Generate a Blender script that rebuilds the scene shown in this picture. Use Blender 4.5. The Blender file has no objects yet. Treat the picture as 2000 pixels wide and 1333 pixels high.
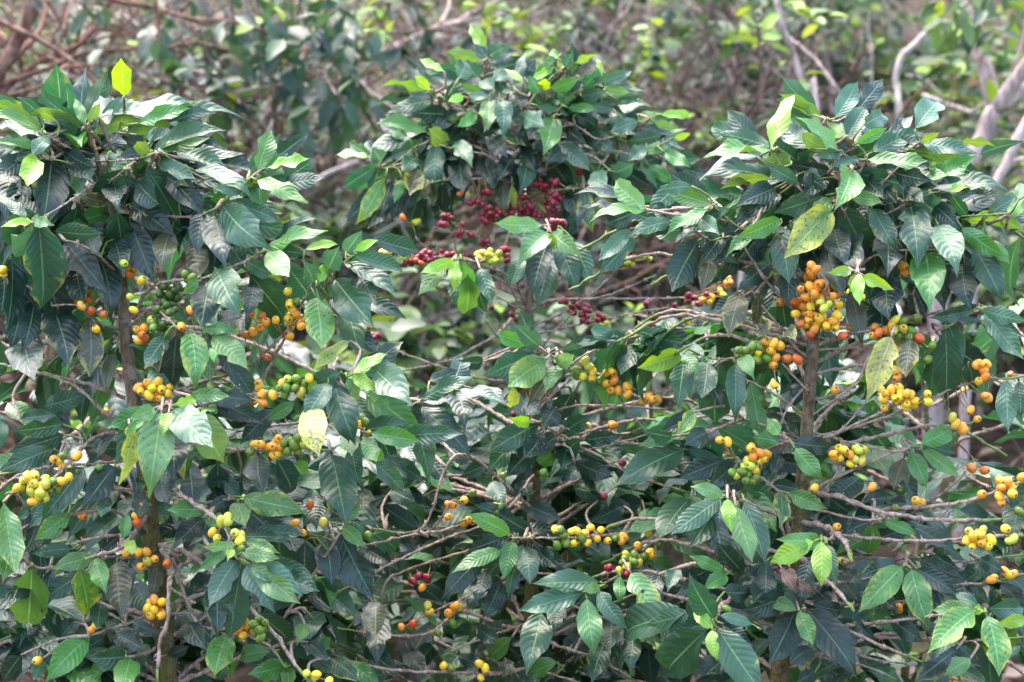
import bpy, math, random
from mathutils import Vector, Matrix, noise

random.seed(11)
SC = bpy.context.scene
COL = SC.collection
rad = math.radians

# ------------------------------------------------------------------ camera
cam_d = bpy.data.cameras.new('camera')
cam = bpy.data.objects.new('camera', cam_d)
COL.objects.link(cam)
CAM = Vector((0.0, -2.9, 1.60))
PITCH = rad(7.0)
cam.location = CAM
cam.rotation_euler = (rad(90) - PITCH, 0, 0)
cam_d.lens = 70
cam_d.sensor_width = 36
cam_d.clip_start = 0.05
cam_d.clip_end = 900
cam_d.dof.use_dof = True
cam_d.dof.focus_distance = 2.88
cam_d.dof.aperture_fstop = 5.0
SC.camera = cam

# ------------------------------------------------------------------ light
SUN_EL, SUN_AZ = rad(68), rad(-35)          # azimuth from +Y (behind the plants) towards +X
world = bpy.data.worlds.new('World')
SC.world = world
world.use_nodes = True
wn = world.node_tree
wn.nodes.clear()
w_out = wn.nodes.new('ShaderNodeOutputWorld')
w_bg = wn.nodes.new('ShaderNodeBackground')
w_sky = wn.nodes.new('ShaderNodeTexSky')
w_sky.sky_type = 'NISHITA'
w_sky.sun_disc = False
w_sky.sun_elevation = SUN_EL
w_sky.sun_rotation = SUN_AZ
w_sky.air_density = 1.0
w_sky.dust_density = 3.5
w_sky.ozone_density = 0.6
w_bg.inputs['Strength'].default_value = 0.13
wn.links.new(w_sky.outputs[0], w_bg.inputs['Color'])
wn.links.new(w_bg.outputs[0], w_out.inputs['Surface'])

sun_d = bpy.data.lights.new('sun', 'SUN')
sun_d.energy = 0.85
sun_d.angle = rad(60)
sun_d.color = (1.0, 0.95, 0.88)
sun = bpy.data.objects.new('sun', sun_d)
COL.objects.link(sun)
sun_dir = Vector((math.sin(SUN_AZ) * math.cos(SUN_EL), math.cos(SUN_AZ) * math.cos(SUN_EL), math.sin(SUN_EL)))
sun.rotation_euler = sun_dir.to_track_quat('Z', 'Y').to_euler()
sun.location = (0, 0, 30)

vs = SC.view_settings
vs.view_transform = 'Standard'
vs.look = 'None'
vs.exposure = 3.05
vs.gamma = 1.0
vs.use_curve_mapping = False
SC.render.engine = 'CYCLES'
SC.cycles.use_denoising = True
SC.cycles.max_bounces = 8
SC.cycles.diffuse_bounces = 4
SC.cycles.glossy_bounces = 3
SC.cycles.transmission_bounces = 4
SC.cycles.caustics_reflective = False
SC.cycles.caustics_refractive = False

F_PX = 70.0 / 36.0 * 2000.0
V_F = Vector((0, math.cos(PITCH), -math.sin(PITCH)))
V_U = Vector((0, math.sin(PITCH), math.cos(PITCH)))
V_R = Vector((1, 0, 0))

def at(px, py, d):
    """a point of the place seen at pixel px, py of the photograph, d metres deep"""
    return CAM + V_F * d + V_R * ((px - 1000) / F_PX * d) - V_U * ((py - 666.5) / F_PX * d)

def project(p):
    q = p - CAM
    d = q.dot(V_F)
    return (1000 + q.dot(V_R) / d * F_PX, 666.5 - q.dot(V_U) / d * F_PX, d)

# ------------------------------------------------------------------ node helper
class NT:
    def __init__(self, name):
        self.m = bpy.data.materials.new(name)
        self.m.use_nodes = True
        self.t = self.m.node_tree
        self.t.nodes.clear()
        self.out = self.t.nodes.new('ShaderNodeOutputMaterial')
    def n(self, typ, **kw):
        nd = self.t.nodes.new(typ)
        for k, v in kw.items():
            setattr(nd, k, v)
        return nd
    def put(self, sock, v):
        if hasattr(v, 'is_output') or isinstance(v, bpy.types.NodeSocket):
            self.t.links.new(v, sock)
        else:
            sock.default_value = v
    def math(self, op, a, b=0.0, c=0.0, clamp=False):
        nd = self.n('ShaderNodeMath', operation=op, use_clamp=clamp)
        self.put(nd.inputs[0], a); self.put(nd.inputs[1], b); self.put(nd.inputs[2], c)
        return nd.outputs[0]
    def sstep(self, v, lo, hi, o0=0.0, o1=1.0):
        nd = self.n('ShaderNodeMapRange', interpolation_type='SMOOTHSTEP')
        self.put(nd.inputs[0], v)
        nd.inputs[1].default_value = lo; nd.inputs[2].default_value = hi
        nd.inputs[3].default_value = o0; nd.inputs[4].default_value = o1
        return nd.outputs[0]
    def mix(self, f, a, b, blend='MIX'):
        nd = self.n('ShaderNodeMix', data_type='RGBA', blend_type=blend)
        self.put(nd.inputs[0], f)
        self.put(nd.inputs[6], a if not isinstance(a, tuple) else (*a, 1.0) if len(a) == 3 else a)
        self.put(nd.inputs[7], b if not isinstance(b, tuple) else (*b, 1.0) if len(b) == 3 else b)
        return nd.outputs[2]
    def noise(self, vec, scale, detail=2.0, rough=0.5):
        nd = self.n('ShaderNodeTexNoise')
        if vec is not None: self.t.links.new(vec, nd.inputs['Vector'])
        nd.inputs['Scale'].default_value = scale
        nd.inputs['Detail'].default_value = detail
        nd.inputs['Roughness'].default_value = rough
        return nd.outputs['Fac']
    def bump(self, h, strength, dist):
        nd = self.n('ShaderNodeBump')
        nd.inputs['Strength'].default_value = strength
        nd.inputs['Distance'].default_value = dist
        self.t.links.new(h, nd.inputs['Height'])
        return nd.outputs[0]
    def bsdf(self, color, rough, normal=None, spec=0.5, **kw):
        nd = self.n('ShaderNodeBsdfPrincipled')
        self.put(nd.inputs['Base Color'], color if not isinstance(color, tuple) else (*color, 1.0))
        self.put(nd.inputs['Roughness'], rough)
        nd.inputs['Specular IOR Level'].default_value = spec
        for k, v in kw.items():
            self.put(nd.inputs[k.replace('_', ' ')], v)
        if normal is not None: self.t.links.new(normal, nd.inputs['Normal'])
        return nd.outputs[0]
    def done(self, shader):
        self.t.links.new(shader, self.out.inputs['Surface'])
        return self.m

def leaf_material(name, per_island=False, palette=None, veins=True, rough=0.31, spec=0.6):
    """coffee leaf: colour comes from the object's own colour, its alpha is how far it has yellowed"""
    k = NT(name)
    uv = k.n('ShaderNodeUVMap').outputs[0]
    sep = k.n('ShaderNodeSeparateXYZ'); k.t.links.new(uv, sep.inputs[0])
    u, v = sep.outputs[0], sep.outputs[1]
    au = k.math('ABSOLUTE', k.math('MULTIPLY', k.math('SUBTRACT', u, 0.5), 2.0))
    oi = k.n('ShaderNodeObjectInfo')
    if per_island:
        geo0 = k.n('ShaderNodeNewGeometry')
        rnd = geo0.outputs['Random Per Island']
        ramp = k.n('ShaderNodeValToRGB')
        ramp.color_ramp.interpolation = 'CONSTANT'
        els = ramp.color_ramp.elements
        while len(els) < len(palette): els.new(0.5)
        for i, c in enumerate(palette):
            els[i].position = i / len(palette)
            els[i].color = (*c, 1.0)
        k.t.links.new(rnd, ramp.inputs[0])
        base, yel = ramp.outputs[0], 0.12
        texco = k.n('ShaderNodeTexCoord').outputs['Object']
    else:
        rnd = oi.outputs['Random']
        base = oi.outputs['Color']
        yel = k.math('SUBTRACT', 1.0, oi.outputs['Alpha'])
        comb = k.n('ShaderNodeCombineXYZ')
        k.put(comb.inputs[0], k.math('ADD', u, k.math('MULTIPLY', rnd, 37.0)))
        k.put(comb.inputs[1], k.math('MULTIPLY', v, 2.2))
        k.put(comb.inputs[2], k.math('MULTIPLY', rnd, 91.0))
        texco = comb.outputs[0]
    hs = k.n('ShaderNodeHueSaturation')
    k.put(hs.inputs['Hue'], k.math('ADD', 0.485, k.math('MULTIPLY', rnd, 0.03)))
    k.put(hs.inputs['Value'], k.math('ADD', 0.8, k.math('MULTIPLY', k.math('FRACT', k.math('MULTIPLY', rnd, 7.31)), 0.45)))
    k.t.links.new(base, hs.inputs['Color'])
    col = hs.outputs[0]
    n1 = k.noise(texco, 3.2, 3.0, 0.6) if not per_island else k.noise(texco, 30.0, 1.0)
    # soft mottling
    col = k.mix(k.math('MULTIPLY', k.sstep(n1, 0.45, 0.75), 0.35), col, k.mix(0.5, col, (0.07, 0.17, 0.045)))
    # yellowing, from the margin and in patches
    edge = k.math('ADD', k.math('MULTIPLY', au, 0.45), k.math('MULTIPLY', n1, 1.25))
    edge = k.math('ADD', edge, k.math('MULTIPLY', v, 0.2))
    ythr = k.math('SUBTRACT', 1.34, k.math('MULTIPLY', yel, 0.62))
    ymask = k.math('MULTIPLY', k.math('SUBTRACT', edge, ythr), 2.3, clamp=True)
    col = k.mix(k.math('MULTIPLY', ymask, 0.8), col, (0.42, 0.42, 0.045))
    # lateral veins sweep forward from the midrib
    vv = k.math('SUBTRACT', k.math('MULTIPLY', v, k.math('ADD', 8.0, k.math('MULTIPLY', k.math('FRACT', k.math('MULTIPLY', rnd, 3.7)), 4.0))), k.math('MULTIPLY', k.math('POWER', au, 1.3), 1.9))
    saw = k.math('ABSOLUTE', k.math('SUBTRACT', k.math('FRACT', vv), 0.5))        # 0 mid-panel edge
    lat = k.sstep(saw, 0.0, 0.07, 1.0, 0.0)
    mid = k.sstep(au, 0.025, 0.06, 1.0, 0.0)
    if veins:
        col = k.mix(k.math('MULTIPLY', lat, 0.27), col, (0.07, 0.11, 0.055), 'ADD')
        col = k.mix(k.math('MULTIPLY', mid, 0.85), col, (0.10, 0.155, 0.07), 'ADD')
    if not per_island:
        # dry spots and dust
        n2 = k.noise(texco, 9.0, 2.0, 0.5)
        spot = k.sstep(k.math('ADD', n2, k.math('MULTIPLY', yel, 0.10)), 0.69, 0.72)
        col = k.mix(k.math('MULTIPLY', spot, 0.85), col, (0.055, 0.03, 0.018))
        vor = k.n('ShaderNodeTexVoronoi'); k.t.links.new(texco, vor.inputs['Vector'])
        vor.inputs['Scale'].default_value = 14.0
        sepc = k.n('ShaderNodeSeparateColor'); k.t.links.new(vor.outputs['Color'], sepc.inputs[0])
        dust = k.math('MULTIPLY', k.sstep(vor.outputs['Distance'], 0.05, 0.12, 1.0, 0.0), k.math('GREATER_THAN', sepc.outputs[0], 0.8))
        col = k.mix(k.math('MULTIPLY', dust, 0.5), col, (0.42, 0.42, 0.38))
    geo = k.n('ShaderNodeNewGeometry')
    back = geo.outputs['Backfacing']
    under = k.mix(0.55, col, (0.11, 0.20, 0.06))
    colf = k.mix(back, col, under)
    nrm = None
    if veins:
        quilt = k.math('SUBTRACT', k.math('MULTIPLY', k.sstep(saw, 0.0, 0.42), 1.0), k.math('MULTIPLY', mid, 1.2))
        quilt = k.math('ADD', quilt, k.math('MULTIPLY', n1, 1.5))
        nrm = k.bump(quilt, 0.36, 0.0010)
    rg = k.math('ADD', rough, k.math('MULTIPLY', n1, 0.16))
    rg = k.math('ADD', rg, k.math('MULTIPLY', back, 0.22))
    p = k.bsdf(colf, rg, nrm, spec=spec)
    tr = k.n('ShaderNodeBsdfTranslucent')
    bright = k.n('ShaderNodeHueSaturation')
    bright.inputs['Hue'].default_value = 0.475
    bright.inputs['Saturation'].default_value = 1.1
    bright.inputs['Value'].default_value = 2.2
    k.t.links.new(col, bright.inputs['Color'])
    k.t.links.new(bright.outputs[0], tr.inputs['Color'])
    ms = k.n('ShaderNodeMixShader')
    ms.inputs[0].default_value = 0.2
    k.t.links.new(p, ms.inputs[1]); k.t.links.new(tr.outputs[0], ms.inputs[2])
    return k.done(ms.outputs[0])

def cherry_material():
    k = NT('coffee_cherry_skin')
    oi = k.n('ShaderNodeObjectInfo')
    tc = k.n('ShaderNodeTexCoord').outputs['Object']
    sep = k.n('ShaderNodeSeparateXYZ'); k.t.links.new(tc, sep.inputs[0])
    z = sep.outputs[2]
    comb = k.n('ShaderNodeVectorMath', operation='ADD')
    k.t.links.new(tc, comb.inputs[0])
    c3 = k.n('ShaderNodeCombineXYZ')
    for i in range(3): k.put(c3.inputs[i], k.math('MULTIPLY', oi.outputs['Random'], 50.0 + 9 * i))
    k.t.links.new(c3.outputs[0], comb.inputs[1])
    n = k.noise(comb.outputs[0], 1.3, 2.0)
    hs = k.n('ShaderNodeHueSaturation')
    k.put(hs.inputs['Hue'], k.math('ADD', 0.488, k.math('MULTIPLY', oi.outputs['Random'], 0.024)))
    k.put(hs.inputs['Value'], k.math('ADD', 0.82, k.math('MULTIPLY', n, 0.36)))
    k.t.links.new(oi.outputs['Color'], hs.inputs['Color'])
    col = hs.outputs[0]
    # the stalk end ripens last
    col = k.mix(k.math('MULTIPLY', k.sstep(k.math('ADD', z, n), -0.55, 0.15, 1.0, 0.0), 0.35), col, (0.35, 0.34, 0.03))
    blem = k.sstep(k.noise(comb.outputs[0], 7.0, 3.0, 0.6), 0.66, 0.72)
    col = k.mix(k.math('MULTIPLY', blem, 0.55), col, (0.16, 0.07, 0.02))
    r2 = k.math('ADD', k.math('POWER', sep.outputs[0], 2.0), k.math('POWER', sep.outputs[1], 2.0))
    navel = k.math('MULTIPLY', k.math('GREATER_THAN', z, 0.0), k.sstep(r2, 0.018, 0.035, 1.0, 0.0))
    col = k.mix(k.math('MULTIPLY', navel, 0.85), col, (0.09, 0.045, 0.02))
    p = k.bsdf(col, 0.33, k.bump(k.noise(comb.outputs[0], 5.0, 2.0), 0.12, 0.2), spec=0.5,
               Subsurface_Weight=0.12, Subsurface_Scale=0.004)
    return k.done(p)

def bark_material(name, c0, c1, moss=None, scale=90.0, moss_h=(0.95, 1.22)):
    k = NT(name)
    tc = k.n('ShaderNodeTexCoord').outputs['Object']
    mp = k.n('ShaderNodeMapping'); k.t.links.new(tc, mp.inputs[0])
    mp.inputs['Scale'].default_value = (1, 1, 0.35)
    n1 = k.noise(mp.outputs[0], scale, 4.0, 0.65)
    n2 = k.noise(tc, scale * 0.25, 3.0, 0.6)
    col = k.mix(k.sstep(n1, 0.33, 0.68), c0, c1)
    col = k.mix(k.math('MULTIPLY', k.sstep(n2, 0.52, 0.66), 0.55), col, (0.36, 0.33, 0.27))
    h = n1
    if moss:
        geo = k.n('ShaderNodeNewGeometry')
        sp = k.n('ShaderNodeSeparateXYZ'); k.t.links.new(geo.outputs['Position'], sp.inputs[0])
        low = k.sstep(sp.outputs[2], moss_h[0], moss_h[1], 1.0, 0.0)
        mm = k.math('MULTIPLY', low, k.sstep(k.noise(tc, scale * 0.6, 4.0, 0.7), 0.36, 0.56))
        col = k.mix(k.math('MULTIPLY', mm, 0.9), col, k.mix(n1, (0.05, 0.05, 0.012), moss))
        h = k.math('ADD', n1, k.math('MULTIPLY', mm, 0.5))
    p = k.bsdf(col, 0.85, k.bump(h, 1.0, 0.007), spec=0.25)
    return k.done(p)

def plain_material(name, c0, c1, scale, rough=0.8):
    k = NT(name)
    tc = k.n('ShaderNodeTexCoord').outputs['Object']
    n1 = k.noise(tc, scale, 4.0, 0.6)
    return k.done(k.bsdf(k.mix(k.sstep(n1, 0.35, 0.65), c0, c1), rough, k.bump(n1, 0.5, 0.003), spec=0.3))

M_LEAF = leaf_material('coffee_leaf_blade')
M_CHERRY = cherry_material()
M_BARK = bark_material('coffee_twig_bark', (0.21, 0.135, 0.10), (0.50, 0.37, 0.30), scale=140)
M_TRUNK = bark_material('coffee_trunk_bark', (0.09, 0.06, 0.038), (0.25, 0.175, 0.11), moss=(0.17, 0.16, 0.03), scale=110)
M_GREEN = plain_material('green_shoot', (0.10, 0.17, 0.035), (0.20, 0.25, 0.07), 60, 0.5)
M_DRY = plain_material('dry_flower_stalks', (0.22, 0.13, 0.06), (0.42, 0.28, 0.14), 200)

# ------------------------------------------------------------------ mesh helpers
class Geo:
    def __init__(self):
        self.v, self.f, self.mi = [], [], []
    def tube(self, pts, radii, sides=6, mi=0, cap=True):
        n = len(pts)
        b = len(self.v)
        t_prev = None
        ref = Vector((0.31, 0.17, 0.93)).normalized()
        for i in range(n):
            t = (pts[min(i + 1, n - 1)] - pts[max(i - 1, 0)])
            t = t.normalized() if t.length > 1e-9 else Vector((0, 0, 1))
            x = ref - t * ref.dot(t)
            if x.length < 1e-3: x = Vector((1, 0, 0)) - t * t.x
            x.normalize()
            ref = x
            y = t.cross(x)
            for s in range(sides):
                a = 2 * math.pi * s / sides
                self.v.append(pts[i] + (x * math.cos(a) + y * math.sin(a)) * radii[i])
        for i in range(n - 1):
            for s in range(sides):
                s2 = (s + 1) % sides
                self.f.append((b + i * sides + s, b + i * sides + s2, b + (i + 1) * sides + s2, b + (i + 1) * sides + s))
                self.mi.append(mi)
        if cap:
            self.f.append(tuple(b + s for s in reversed(range(sides)))); self.mi.append(mi)
            self.f.append(tuple(b + (n - 1) * sides + s for s in range(sides))); self.mi.append(mi)
    def mesh(self, name, mats, origin=Vector((0, 0, 0)), smooth=True):
        me = bpy.data.meshes.new(name)
        me.from_pydata([tuple(p - origin) for p in self.v], [], self.f)
        for m in mats: me.materials.append(m)
        if len(mats) > 1: me.polygons.foreach_set('material_index', self.mi)
        me.polygons.foreach_set('use_smooth', [smooth] * len(me.polygons))
        me.update()
        return me

def smooth_path(pts, step):
    """Catmull-Rom through the points, resampled about every step metres; returns points"""
    if len(pts) < 2: return pts
    P = [pts[0] * 2 - pts[1]] + list(pts) + [pts[-1] * 2 - pts[-2]]
    out = []
    for i in range(1, len(P) - 2):
        seg = (P[i + 1] - P[i]).length
        k = max(2, int(seg / step))
        for j in range(k):
            t = j / k
            a, b, c, d = P[i - 1], P[i], P[i + 1], P[i + 2]
            out.append(0.5 * (2 * b + (c - a) * t + (2 * a - 5 * b + 4 * c - d) * t * t + (3 * b - a - 3 * c + d) * t ** 3))
    out.append(pts[-1])
    return out

def link(name, data, parent=None):
    o = bpy.data.objects.new(name, data)
    COL.objects.link(o)
    if parent is not None: o.parent = parent
    return o

def thing(name, label, cat, loc, group=None):
    o = link(name, None)
    o.empty_display_size = 0.1
    o.location = loc
    o['label'] = label
    o['category'] = cat
    if group: o['group'] = group
    return o

# ------------------------------------------------------------------ shared leaf blades
def blade_mesh(name, arch, fold, wave, seed, prof, rows, curl=0.0, bite=None, mat=None):
    rng = random.Random(seed)
    vs_, fs, uvs = [], [], []
    cols = [-1.0, -0.5, 0.0, 0.5, 1.0]
    ph = rng.uniform(0, 6.28); ph2 = rng.uniform(0, 6.28); fr = rng.uniform(3.0, 5.2)
    side = rng.uniform(-0.07, 0.07); twist = rng.uniform(-0.2, 0.2)
    for y, w in prof:
        for c in cols:
            e = abs(c)
            ww = w
            if bite and c * bite[1] > 0.9 and abs(y - bite[0]) < 0.09: ww = w * bite[2]
            jag = 1 + 0.04 * math.sin(y * 31 + ph + c * 2) * (e > 0.9)
            x = 0.5 * c * ww * jag + side * math.sin(y * math.pi) * 1.0
            z = arch * 4 * (y - y * y) * 0.25 + fold * 0.5 * e * w
            z += wave * (e ** 1.5) * w * math.sin(y * fr * 6.28 / 2 + ph + (2.1 if c > 0 else 0) + ph2 * (c > 0))
            z -= curl * max(0, y - 0.7) ** 2 * 3
            z += twist * c * w * (y - 0.35)
            z -= 0.035 * (e > 0.9) * w
            vs_.append((x, y, z)); uvs.append((0.5 + 0.5 * c, y))
    nc = len(cols)
    for r in range(len(prof) - 1):
        for c in range(nc - 1):
            fs.append((r * nc + c, r * nc + c + 1, (r + 1) * nc + c + 1, (r + 1) * nc + c))
    me = bpy.data.meshes.new(name)
    me.from_pydata(vs_, [], fs)
    uvl = me.uv_layers.new(name='UVMap')
    for lp in me.loops: uvl.data[lp.index].uv = uvs[lp.vertex_index]
    me.polygons.foreach_set('use_smooth', [True] * len(me.polygons))
    me.materials.append(mat or M_LEAF)
    return me

PROF = [(0.0, 0.022), (0.04, 0.03), (0.075, 0.20), (0.14, 0.48), (0.23, 0.76), (0.34, 0.93), (0.46, 1.0), (0.59, 1.0), (0.70, 0.89), (0.79, 0.67), (0.86, 0.42), (0.92, 0.19), (1.0, 0.01)]
PROF2 = [(0.0, 0.022), (0.04, 0.03), (0.07, 0.25), (0.125, 0.54), (0.20, 0.80), (0.30, 0.95), (0.42, 1.0), (0.55, 0.97), (0.66, 0.84), (0.76, 0.63), (0.84, 0.39), (0.91, 0.17), (1.0, 0.01)]
BLADES = []
for i in range(32):
    r = random.Random(100 + i)
    bite = (r.uniform(0.35, 0.75), r.choice((-1, 1)), r.uniform(0.5, 0.75)) if i % 3 == 2 else None
    BLADES.append(blade_mesh('leaf_blade', r.uniform(0.02, 0.38), r.uniform(0.02, 0.32), r.uniform(0.03, 0.105), 50 + i,
                             PROF if i % 2 else PROF2, 0, r.uniform(-0.3, 0.8), bite))

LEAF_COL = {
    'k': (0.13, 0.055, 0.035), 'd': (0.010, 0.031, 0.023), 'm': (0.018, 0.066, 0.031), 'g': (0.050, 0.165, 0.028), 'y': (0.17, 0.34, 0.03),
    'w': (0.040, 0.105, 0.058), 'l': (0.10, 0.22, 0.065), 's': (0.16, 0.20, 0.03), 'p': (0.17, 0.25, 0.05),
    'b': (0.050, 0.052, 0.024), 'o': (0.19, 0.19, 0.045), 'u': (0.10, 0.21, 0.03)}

def leaf_matrix(p0, axis, nrm, length, width, thick=None):
    a = axis.normalized()
    n = (nrm - a * nrm.dot(a)).normalized()
    s = a.cross(n)
    t = thick or length
    return Matrix(((s.x * width, a.x * length, n.x * t, p0.x), (s.y * width, a.y * length, n.y * t, p0.y),
                   (s.z * width, a.z * length, n.z * t, p0.z), (0, 0, 0, 1)))

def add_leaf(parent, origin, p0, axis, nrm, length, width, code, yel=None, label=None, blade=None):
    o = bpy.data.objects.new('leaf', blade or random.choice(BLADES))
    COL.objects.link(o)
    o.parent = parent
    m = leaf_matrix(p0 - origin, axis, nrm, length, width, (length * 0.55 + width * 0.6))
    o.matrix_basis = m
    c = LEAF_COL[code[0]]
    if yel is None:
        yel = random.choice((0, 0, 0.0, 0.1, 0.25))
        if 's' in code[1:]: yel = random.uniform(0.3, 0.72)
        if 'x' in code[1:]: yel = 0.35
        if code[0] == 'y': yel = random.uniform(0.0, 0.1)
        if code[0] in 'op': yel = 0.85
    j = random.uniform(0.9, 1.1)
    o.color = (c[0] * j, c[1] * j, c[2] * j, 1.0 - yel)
    if label: o['label'] = label
    return o

# ------------------------------------------------------------------ coffee cherry
def cherry_mesh(seed):
    rng = random.Random(seed)
    el = rng.uniform(1.10, 1.34)
    rings, seg = 8, 10
    v, f = [(0, 0, -0.5 * el)], []
    for i in range(1, rings):
        t = math.pi * i / rings
        for s in range(seg):
            a = 2 * math.pi * s / seg
            v.append((0.5 * math.sin(t) * math.cos(a), 0.5 * math.sin(t) * math.sin(a) * 0.95, -0.5 * el * math.cos(t)))
    v.append((0, 0, 0.47 * el))
    top = len(v) - 1
    for s in range(seg):
        f.append((0, 1 + (s + 1) % seg, 1 + s))
        f.append((top, 1 + (rings - 2) * seg + s, 1 + (rings - 2) * seg + (s + 1) % seg))
    for i in range(rings - 2):
        for s in range(seg):
            a, b = 1 + i * seg + s, 1 + i * seg + (s + 1) % seg
            f.append((a, b, b + seg, a + seg))
    me = bpy.data.meshes.new('coffee_cherry')
    me.from_pydata(v, [], f)
    me.polygons.foreach_set('use_smooth', [True] * len(me.polygons))
    me.materials.append(M_CHERRY)
    return me
CHERRIES = [cherry_mesh(i) for i in range(4)]
CH_COL = {'o': (0.85, 0.39, 0.032), 'O': (0.74, 0.27, 0.02), 'y': (0.88, 0.56, 0.04), 'l': (0.56, 0.54, 0.06), 'g': (0.13, 0.21, 0.022),  # O is the orange with shade put into the colour
          'G': (0.055, 0.12, 0.016), 'r': (0.215, 0.005, 0.02), 'n': (0.64, 0.15, 0.022)}

def add_cherry(parent, origin, p, away, dia, code):
    o = bpy.data.objects.new('cherry', random.choice(CHERRIES))
    COL.objects.link(o)
    o.parent = parent
    away = (away + Vector((random.uniform(-.6, .6), random.uniform(-.9, .3), random.uniform(-.6, .6)))).normalized()
    o.rotation_mode = 'QUATERNION'
    o.rotation_quaternion = away.to_track_quat('Z', 'Y')
    o.scale = (dia,) * 3
    o.location = p - origin
    c = CH_COL[code]
    j = random.uniform(0.85, 1.12)
    o.color = (c[0] * j, c[1] * random.uniform(0.8, 1.2), c[2], 1)
    return o
# ------------------------------------------------------------------ what the photograph shows, read off enlarged regions of it
# each region of the photograph is an origin in its pixels; 2.854 region units are one pixel
REG = {'1': (0, 0), '2': (650, 0), '3': (1300, 0), '4': (0, 433), '5': (650, 433), '6': (1300, 433),
       '7': (0, 866), '8': (650, 866), '9': (1300, 866)}
ZS = 2.8543
def zp(reg, x, y):
    ox, oy = REG[reg]
    return ox + x / ZS, oy + y / ZS

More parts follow.
